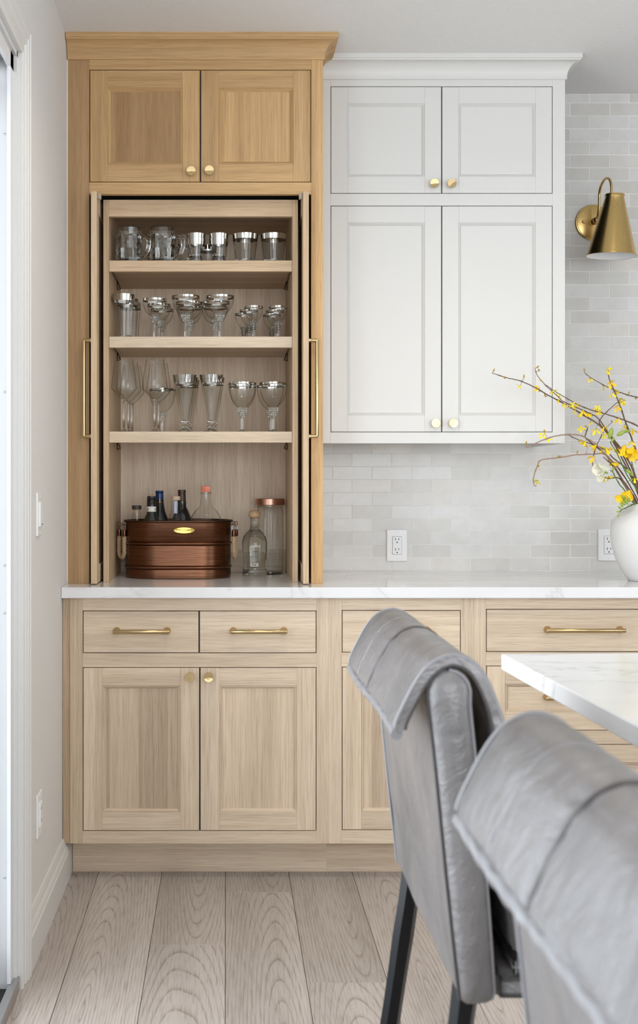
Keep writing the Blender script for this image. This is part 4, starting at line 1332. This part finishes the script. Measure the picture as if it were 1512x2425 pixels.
ZB = ZT + 0.0062
def bottle(name, label, px, d, ytop, prof, body_m, extra, group='bottles in the copper tub', smooth=40):
    X = X_(px, d); top = CAMZ - (ytop - VY) / F * d
    H = top - ZB
    t = thing(name, label, 'bottle', (X, d, ZB), group)
    obj('body', lathe([(r, z * H) for r, z in prof], 32, smooth), body_m, t, (X, d, ZB))
    for nm, f, m in extra:
        obj(nm, f(H), m, t, (X, d, ZB))
    return t
def cyl(r0, r1, z0, z1, rim=0.0008, segs=28):
    return lathe([(0, z0), (r0 - rim, z0), (r0, z0 + rim), (r1, z1 - rim), (r1 - rim, z1), (0, z1)], segs)
bottle('small_bottle', 'small clear bottle with dark cap and cork at left of tub', 324, 4.02, 1197,
       [(0, 0), (0.022, 0), (0.0225, 0.02), (0.0225, 0.6), (0.0155, 0.75), (0.0155, 0.89), (0, 0.89)], m_glass,
       [('cap', lambda H: cyl(0.0163, 0.0163, H - 0.0135, H), m_cap_dark), ('cork', lambda H: cyl(0.0085, 0.010, H - 0.033, H - 0.0138), m_cork)])
bottle('wine_bottle', 'black screw-cap bottle with a white neck band', 359, 3.985, 1175,
       [(0, 0), (0.034, 0), (0.034, 0.62), (0.027, 0.70), (0.0165, 0.78), (0.0152, 0.85), (0.0150, 0.93), (0, 0.93)], m_darkglass,
       [('screw_cap', lambda H: lathe([(0, H), (0.0135, H), (0.0148, H - 0.001), (0.0150, H - 0.012), (0.0142, H - 0.013), (0.0152, H - 0.014), (0.0154, H - 0.020), (0.0148, H - 0.021), (0.0156, H - 0.022), (0.0156, H - 0.036), (0, H - 0.036)], 32), m_cap_black),
        ('neck_label', lambda H: band(0.01565, H - 0.055, H - 0.035, -3.1, 3.1, 24), m_label),
        ('print', lambda H: merge([tube_data([(0.0165 * math.sin(a), -0.0165 * math.cos(a), H - 0.049), (0.0165 * math.sin(a + 0.12), -0.0165 * math.cos(a + 0.12), H - 0.041)], 0.0005, 4) for a in (-0.95, -0.75, 0.85, 1.05)]), m_ink)])
bottle('wine_bottle', 'dark wine bottle with navy blue foil capsule', 378, 4.06, 1162,
       [(0, 0), (0.035, 0), (0.035, 0.55), (0.030, 0.66), (0.020, 0.755), (0.0152, 0.84), (0.0142, 0.90), (0, 0.90)], m_darkglass,
       [('foil', lambda H: lathe([(0, H), (0.0130, H), (0.0140, H - 0.001), (0.0140, H - 0.009), (0.0132, H - 0.010), (0.0140, H - 0.028), (0.0144, H - 0.039)], 32), m_navy),
        ('neck_ring', lambda H: lathe([(0.0146, H - 0.039), (0.0150, H - 0.0392), (0.0150, H - 0.0408), (0.0147, H - 0.041), (0.0148, H - 0.0475), (0.0151, H - 0.048), (0.0151, H - 0.0495), (0.0148, H - 0.0497)], 32), m_gold_dark)])
def wrap_neck(H):
    me = text_mesh('100% de agave', 0.0062)
    me.materials.clear(); me.materials.append(m_white_ink)
    for v in me.vertices:
        x, y, z = v.co
        zz = H - 0.037 - x
        v.co = (y * 1.0, -0.01745 - (H - 0.016 - zz) * 0.10 - z, zz)
    return me
def flat_label(H):
    vs = []
    for dy in (0.0, 0.0004):
        for z in (H - 0.058, H - 0.016):
            for x in (-0.0058, 0.0058):
                vs.append((x, -0.0172 - (H - 0.016 - z) * 0.10 + dy, z))
    return pd(vs, [(0, 1, 3, 2), (4, 6, 7, 5), (0, 4, 5, 1), (2, 3, 7, 6), (0, 2, 6, 4), (1, 5, 7, 3)])
bottle('spirit_bottle', 'clear bottle with pale cork top and blue neck label', 417, 3.98, 1175,
       [(0, 0), (0.032, 0), (0.032, 0.50), (0.026, 0.66), (0.0190, 0.78), (0.0148, 0.885), (0.0160, 0.89), (0.0160, 0.94), (0.0150, 0.945), (0, 0.945)], m_glass,
       [('cork', lambda H: cyl(0.0148, 0.0148, H - 0.0135, H, 0.0006), m_cork), ('neck_label', flat_label, m_label_blue), ('label_text', wrap_neck, m_white_ink)])
bottle('wine_bottle', 'dark wine bottle with brown foil capsule behind the cork-topped one', 431, 4.07, 1160,
       [(0, 0), (0.036, 0), (0.037, 0.52), (0.034, 0.66), (0.024, 0.745), (0.0155, 0.80), (0.0150, 0.86), (0, 0.86)], m_darkglass,
       [('foil', lambda H: lathe([(0, H), (0.0128, H), (0.0140, H - 0.001), (0.0140, H - 0.010), (0.0130, H - 0.011), (0.0142, H - 0.035), (0.0156, H - 0.062)], 32), m_brownfoil)])
def cap_mesh(H):
    def sq(a, z): return 1.0 / max(abs(math.cos(a)), abs(math.sin(a))) ** 0.75
    return lathe([(0, H), (0.0145, H), (0.0158, H - 0.0012), (0.0160, H - 0.019), (0.0165, H - 0.0205), (0, H - 0.0205)], 48, 40, sq)
bottle('liquor_bottle', 'large clear liquor bottle with square orange cap', 488, 4.02, 1151,
       [(0, 0), (0.052, 0), (0.053, 0.02), (0.053, 0.58), (0.050, 0.66), (0.040, 0.715), (0.0235, 0.765), (0.0190, 0.80), (0.0165, 0.90), (0.0172, 0.915), (0.0172, 0.935), (0, 0.935)], m_glass,
       [('cap', cap_mesh, m_orange), ('collar', lambda H: lathe([(0.0168, H - 0.0265), (0.0185, H - 0.026), (0.0185, H - 0.0225), (0.0168, H - 0.022)], 32), m_smoke)])

# clear bottle with a turned wooden stopper
def stopper_bottle():
    d = 4.065
    X = X_(603, d)
    t = thing('spirit_bottle', 'clear embossed liquor bottle with round wooden stopper on the counter', 'bottle', (X, d, ZT))
    pr = [(0, 0.003), (0.030, 0.0), (0.0410, 0.0005), (0.0430, 0.004), (0.0425, 0.012), (0.0405, 0.019), (0.0398, 0.0225), (0.0408, 0.026), (0.0392, 0.029), (0.0402, 0.032), (0.0398, 0.040), (0.0412, 0.062), (0.0432, 0.088), (0.0440, 0.108), (0.0428, 0.121), (0.0385, 0.136), (0.0310, 0.149), (0.0215, 0.158), (0.0165, 0.162), (0.0172, 0.165), (0.0148, 0.168), (0.0135, 0.180), (0.0130, 0.196), (0.0142, 0.199), (0.0142, 0.202), (0, 0.202)]
    b = obj('body', lathe(pr, 48, 40), m_spirit, t, (X, d, ZT))
    k = lathe([(0, 0.2005), (0.013, 0.2005), (0.0165, 0.2025), (0.0203, 0.2085), (0.0207, 0.2140), (0.0192, 0.2200), (0.0140, 0.2255), (0.006, 0.2275), (0, 0.2278)], 32)
    obj('stopper', k, m_stopper, t, (X, d, ZT))
    def put(nm, me, m): return obj(nm, me, m, b, (X, d, ZT))
    put('barcode_label', band(0.0412, 0.0350, 0.0460, -0.36, 0.30, 8), m_label)
    bars = []
    rg = random.Random(9)
    a = -0.27
    vsd = []
    while a < 0.22:
        w = rg.choice((0.008, 0.014, 0.024))
        r = 0.0418
        vs = [((r + q) * math.sin(a + e), -(r + q) * math.cos(a + e), z) for q in (0, 0.0002) for z in (0.0368, 0.0446) for e in (0, w)]
        vsd.append((vs, [(4, 5, 7, 6), (0, 2, 3, 1), (0, 1, 5, 4), (2, 6, 7, 3), (0, 4, 6, 2), (1, 3, 7, 5)]))
        a += w + rg.choice((0.010, 0.018, 0.03))
    put('barcode', merge(vsd), m_ink)
    put('label_numeral', wrap_text('3', 0.020, 0.0436, m_white_ink, 0.0790, 0, -0.33), None)
    put('label_text', wrap_text('AMIGOS', 0.0095, 0.0445, m_white_ink, 0.1040, 0, 0.05), None)
    put('label_text', wrap_text('BLANCO', 0.0042, 0.0440, m_ink, 0.0865, 0, 0.10), None)
    put('label_line', band(0.0434, 0.0672, 0.0677, -0.40, 0.36, 10), m_ink)
stopper_bottle()
def jar():
    d = 4.165
    X = X_(640, d)
    t = thing('glass_jar', 'tall ribbed clear glass jar with copper lid in the corner', 'jar', (X, d, ZT))
    fl = lambda a, z: 1 + (0.022 * math.cos(a * 22) if 0.012 < z < 0.225 else 0)
    pr = [(0.0, 0.004), (0.040, 0.004), (0.0462, 0.009), (0.0470, 0.016)] + [(0.0470, z) for z in lin(0.02, 0.218, 8)] + [(0.0458, 0.228), (0.0430, 0.235), (0.0425, 0.246)]
    obj('body', lathe(pr, 110, 60, fl), m_glass, t, (X, d, ZT))
    obj('base', lathe([(0, 0), (0.043, 0), (0.0465, 0.003), (0.0465, 0.0085), (0.042, 0.0095), (0, 0.0085)], 48), m_crystal, t, (X, d, ZT))
    obj('neck_ring', lathe([(0.0425, 0.236), (0.0480, 0.2375), (0.0480, 0.2405), (0.0425, 0.242)], 48), m_crystal, t, (X, d, ZT))
    obj('lid', lathe([(0, 0.244), (0.0515, 0.244), (0.0525, 0.245), (0.0520, 0.2655), (0.0510, 0.2665), (0, 0.2665)], 48, 40), m_copper_lid, t, (X, d, ZT))
jar()

# ------------------------------------------------------------------ vase with flowering branches
VXc, VYc = 1.376, 3.85
vp = [(0, 0.004), (0.046, 0.0), (0.050, 0.0015), (0.0610, 0.018), (0.0735, 0.037), (0.0905, 0.074), (0.1025, 0.116), (0.1062, 0.152), (0.1045, 0.178), (0.0960, 0.202), (0.0800, 0.221), (0.0640, 0.232), (0.0560, 0.240), (0.0530, 0.248), (0.0535, 0.2515), (0.0520, 0.2530), (0.0495, 0.2510), (0.0500, 0.240), (0.058, 0.228), (0.080, 0.210), (0.096, 0.17), (0.090, 0.09), (0.05, 0.012), (0, 0.010)]
va = tag(obj('vase', lathe(vp, 56, 60), m_ceramic, None, (VXc, VYc, ZT)), 'round white ceramic vase holding yellow branches at the end of the counter', 'vase')

def petal_flower(r, droop, wid, n=4, cup=0.35):
    """a little bell of curved petals opening along -Z"""
    vs, fs = [], []
    for k in range(n):
        a = 2 * math.pi * k / n
        ca, sa = math.cos(a), math.sin(a)
        rows = []
        for q, w in ((0.0, 0.14), (0.3, 0.55), (0.65, 1.0), (0.88, 0.75), (1.0, 0.12)):
            rad = r * (0.06 + 0.94 * q ** 1.1) * (1 - cup * 0.2 * q)
            z = -droop * r * (q ** 0.8) + 0.25 * r * q * q
            row = []
            for s in (-1, 0, 1):
                t = s * w * wid * r
                zz = z + (0.10 * r * abs(s) * w)
                row.append(len(vs)); vs.append((rad * ca - t * sa, rad * sa + t * ca, zz))
            rows.append(row)
        for A, B in zip(rows, rows[1:]):
            fs += [(A[0], A[1], B[1], B[0]), (A[1], A[2], B[2], B[1])]
    me = bpy.data.meshes.new('bloom'); me.from_pydata(vs, [], fs)
    for p in me.polygons: p.use_smooth = True
    return me
BLOOM = [petal_flower(0.0165, 0.9, 0.27), petal_flower(0.0145, 0.6, 0.30), petal_flower(0.0165, 1.4, 0.30)]
for i, b in enumerate(BLOOM): b.materials.append((m_petal, m_petal, m_petal2)[i])
BUD = lathe([(0, 0), (0.0016, 0.001), (0.0027, 0.005), (0.0022, 0.010), (0, 0.0135)], 7, 180); BUD.materials.append(m_budy)
FRE = [petal_flower(0.021, 1.5, 0.50, 6, 0.5), petal_flower(0.029, 1.55, 0.55, 6, 0.6)]
FRE[0].materials.append(m_petal2); FRE[1].materials.append(m_wpetal)
GBUD = lathe([(0, 0), (0.0025, 0.002), (0.0042, 0.008), (0.0036, 0.014), (0, 0.0205)], 8, 180); GBUD.materials.append(m_bud)

def C6(x, y): return 1112 + x / 3.78, 820 + y / 3.78   # flower study -> photo
brng = random.Random(21)
def branch(name, label, pts, d_tip, m, r0, r1, blooms=(), buds=(), spurs=(), cat='branch', group='branches in the white vase', d_base=3.85, sub=5):
    n = len(pts)
    P = []
    for i, (x, y) in enumerate(pts):
        q = i / (n - 1)
        d = d_tip + (d_base - d_tip) * q
        P.append(W(*C6(x, y), d))
    sp = spline(P, sub)
    N = len(sp)
    for i in range(1, N - 1):
        sp[i] = sp[i] + Vector((brng.uniform(-1, 1), brng.uniform(-1, 1), brng.uniform(-1, 1))) * 0.0006
    r0, r1 = r0 * 0.85, r1 * 0.8
    rs = [r1 + (r0 - r1) * (i / (N - 1)) ** 0.8 + (0.0007 if i % 7 == 3 else 0) for i in range(N)]
    o = P[-1]
    root = obj(name, tube([p - o for p in sp], rs, 6), m, None, o)
    tag(root, label, cat, group)
    def near(x, y):
        t = Vector(C6(x, y))
        best, bd = None, 1e9
        for p in sp:
            sx, sy = VX + p.x / p.y * F, VY + (CAMZ - p.z) / p.y * F
            e = (Vector((sx, sy)) - t).length
            if e < bd: bd, best = e, p
        return best
    for (x, y) in blooms:
        b = near(x, y)
        c = W(*C6(x, y), b.y - 0.004)
        f = obj('blossom', brng.choice(BLOOM), None, root, c)
        f.rotation_euler = (R(brng.uniform(15, 75)), R(brng.uniform(-45, 45)), R(brng.uniform(0, 360)))
        s = brng.uniform(0.85, 1.15); f.scale = (s, s, s)
        if (c - b).length > 0.004:
            obj('stalk', tube([Vector((0, 0, 0)), (b - c) * 0.5 + Vector((0, 0, 0.002)), b - c], 0.0008, 5), m_green, root, c)
    for (x, y) in buds:
        b = near(x, y)
        c = W(*C6(x, y), b.y)
        f = obj('bud', BUD, None, root, c)
        f.rotation_euler = (R(brng.uniform(-60, 60)), R(brng.uniform(-60, 60)), 0)
        if (c - b).length > 0.003:
            obj('stalk', tube([Vector((0, 0, 0)), b - c], 0.0008, 5), m, root, c)
    return root
FB = 'forsythia_branch'
branch(FB, 'longest dark twig reaching furthest left across the white cabinet', [(205, 240), (330, 280), (470, 315), (600, 375), (705, 437), (835, 505), (960, 580), (1130, 680), (1230, 765), (1330, 880), (1450, 1070), (1540, 1330), (1575, 1460), (1585, 1640)], 3.80, m_bark, 0.0042, 0.0013,
       [(462, 352), (630, 370), (795, 478), (860, 525), (955, 565), (985, 622), (1080, 685), (1132, 748), (1045, 595)], [(320, 292), (490, 287), (685, 455), (212, 232), (1280, 680)])
branch(FB, 'twig with curled tip rising above the longest branch on the white door', [(590, 195), (610, 260), (690, 355), (790, 445), (830, 485), (900, 522), (1010, 570), (1130, 625), (1190, 690), (1240, 770), (1340, 950), (1470, 1200), (1590, 1450), (1600, 1640)], 3.775, m_bark, 0.0030, 0.0011,
       [(745, 398), (915, 520), (955, 525), (1020, 570), (1210, 718)], [(600, 195), (632, 220), (650, 315), (1100, 628)])
branch(FB, 'straight upper twig crossing the cabinet edge towards the vase', [(692, 347), (770, 405), (880, 470), (980, 525), (1110, 577), (1200, 600), (1310, 635), (1400, 665), (1512, 715), (1620, 800), (1680, 1000), (1660, 1300), (1620, 1640)], 3.79, m_bark, 0.0034, 0.0011,
       [(815, 437), (1130, 560), (1165, 585), (1340, 640), (1150, 545)], [(1145, 590)])
branch(FB, 'thin twig high against the tiles slanting down to the right', [(1030, 230), (1080, 275), (1200, 345), (1290, 390), (1340, 410), (1430, 440), (1512, 460), (1640, 520), (1730, 700), (1740, 1100), (1650, 1640)], 3.90, m_bark, 0.0030, 0.0011,
       [(1080, 298), (1200, 368), (1330, 402)], [(1425, 430), (1490, 475), (1032, 222)])
branch(FB, 'thick dark upright twig leaning left with star-shaped yellow blooms', [(1245, 215), (1255, 290), (1300, 400), (1350, 530), (1390, 650), (1430, 760), (1470, 870), (1520, 1020), (1570, 1250), (1590, 1450), (1595, 1640)], 3.88, m_bark, 0.0044, 0.0018,
       [(1228, 215), (1258, 328), (1282, 420), (1372, 500), (1312, 540), (1385, 710), (1465, 738), (1455, 850), (1480, 985)], [])
branch(FB, 'short dark twig slanting up right among the blooms', [(1370, 465), (1340, 490), (1230, 590), (1165, 670), (1190, 720), (1300, 860), (1430, 1080), (1560, 1440), (1580, 1640)], 3.91, m_bark, 0.0028, 0.0014, [(1375, 478)], [(1185, 612)])
branch(FB, 'pale arching twig touching the lower corner of the white cabinet', [(505, 885), (525, 907), (570, 880), (680, 832), (780, 802), (890, 790), (1000, 800), (1080, 840), (1150, 890), (1220, 970), (1310, 1090), (1410, 1270), (1500, 1440), (1560, 1640)], 3.78, m_bark_pale, 0.0036, 0.0015,
       [(655, 795), (712, 830), (1225, 910), (1045, 850)], [(512, 880), (675, 775)])
branch(FB, 'bent twig drooping to the lowest left over the tiles', [(605, 1252), (583, 1243), (574, 1200), (585, 1140), (612, 1070), (640, 1020), (780, 1000), (960, 972), (1100, 966), (1215, 966), (1270, 1050), (1330, 1130), (1420, 1290), (1510, 1440), (1565, 1640)], 3.80, m_bark_pale, 0.0036, 0.0016,
       [(632, 1075), (615, 1205), (1270, 1040)], [(790, 992), (965, 962), (1060, 905)])
branch(FB, 'looping thin twig curling round the white bloom', [(1205, 765), (1160, 850), (1122, 950), (1104, 1050), (1130, 1120), (1190, 1165), (1260, 1184), (1340, 1180), (1420, 1290), (1520, 1450), (1570, 1640)], 3.82, m_bark, 0.0026, 0.0016,
       [(1205, 800), (1140, 885), (1122, 985), (1250, 1160), (1210, 1170)], [])
branch(FB, 'dark straight twig just below the pale arching one', [(885, 790), (960, 830), (1110, 880), (1220, 930), (1290, 1000), (1400, 1090), (1460, 1190), (1550, 1440), (1590, 1640)], 3.83, m_bark, 0.0032, 0.0014,
       [(1035, 850), (1215, 915), (1245, 920), (1345, 1050)], [(975, 855), (880, 800)])
branch(FB, 'stub twig pointing up over the pale arch with one bloom', [(1062, 728), (1050, 770), (1040, 815), (1100, 870), (1240, 985), (1400, 1180), (1540, 1450), (1580, 1640)], 3.87, m_bark, 0.0026, 0.0020, [(1000, 738)], [(1060, 728)])
branch(FB, 'dark inner twig running steeply from the loop into the vase', [(1200, 990), (1300, 1085), (1370, 1190), (1440, 1290), (1510, 1420), (1560, 1640)], 3.81, m_bark, 0.0036, 0.0018, [(1275, 1045), (1480, 1180)], [(1290, 1090)])
FS = 'freesia_stem'
def freesia(label, pts, d, flowers, gbuds, big):
    r = branch(FS, label, pts, d, m_green, 0.0030, 0.0020, (), (), (), 'flower stem', 'freesia stems in the vase')
    for (x, y, rx, ry, s) in flowers:
        c = W(*C6(x, y), d - 0.01)
        f = obj('flower', FRE[big], None, r, c); f.rotation_euler = (R(rx), R(ry), 0); f.scale = (s, s, s)
    for (x, y, ry, s) in gbuds:
        c = W(*C6(x, y), d - 0.008)
        f = obj('bud', GBUD, None, r, c); f.rotation_euler = (R(20), R(ry), 0); f.scale = (s, s, s)
    return r
freesia('green stem with a large ivory white bloom', [(1265, 1110), (1290, 1135), (1335, 1220), (1400, 1300), (1460, 1385), (1530, 1480), (1560, 1640)], 3.80, [(1245, 1095, 20, 62, 1.25), (1235, 1085, -10, 75, 1.0)], [(1230, 1130, -80, 0.9), (1245, 1140, -60, 0.8), (1290, 1120, -10, 0.8)], 1)
freesia('green stem with pale closed bud curving through the branches', [(1262, 850), (1275, 880), (1320, 950), (1370, 1060), (1430, 1180), (1512, 1300), (1570, 1450), (1590, 1640)], 3.81, [], [(1252, 830, 10, 2.0), (1275, 860, 20, 1.0), (1320, 800, 60, 1.6), (1345, 785, 60, 1.4), (1370, 775, 65, 1.2), (1395, 770, 70, 1.0)], 0)
freesia('green stem with large yellow blooms above the vase mouth', [(1405, 905), (1440, 980), (1470, 1100), (1530, 1300), (1580, 1450), (1590, 1640)], 3.84, [(1400, 885, 30, 15, 1.3), (1460, 910, 40, -20, 1.4), (1475, 900, 10, 30, 1.1)], [(1400, 1100, 130, 1.3), (1430, 1120, 140, 1.2)], 0)
freesia('short green stem with yellow blooms drooping over the vase rim', [(1405, 1330), (1440, 1370), (1480, 1410), (1540, 1450), (1570, 1560), (1575, 1640)], 3.79, [(1400, 1335, 30, 40, 1.1), (1440, 1290, 40, 10, 1.15)], [(1400, 1380, -40, 1.3)], 0)
freesia('arched green spray of small buds hanging over the vase shoulder', [(1350, 1485), (1365, 1462), (1400, 1448), (1440, 1430), (1490, 1412), (1545, 1440), (1575, 1560), (1580, 1640)], 3.775, [], [(1345, 1500, -150, 0.7), (1352, 1480, -90, 0.8), (1362, 1458, -50, 0.9), (1380, 1440, -40, 1.0), (1402, 1425, -40, 1.1), (1420, 1412, -35, 1.1), (1440, 1398, -30, 1.2)], 0)
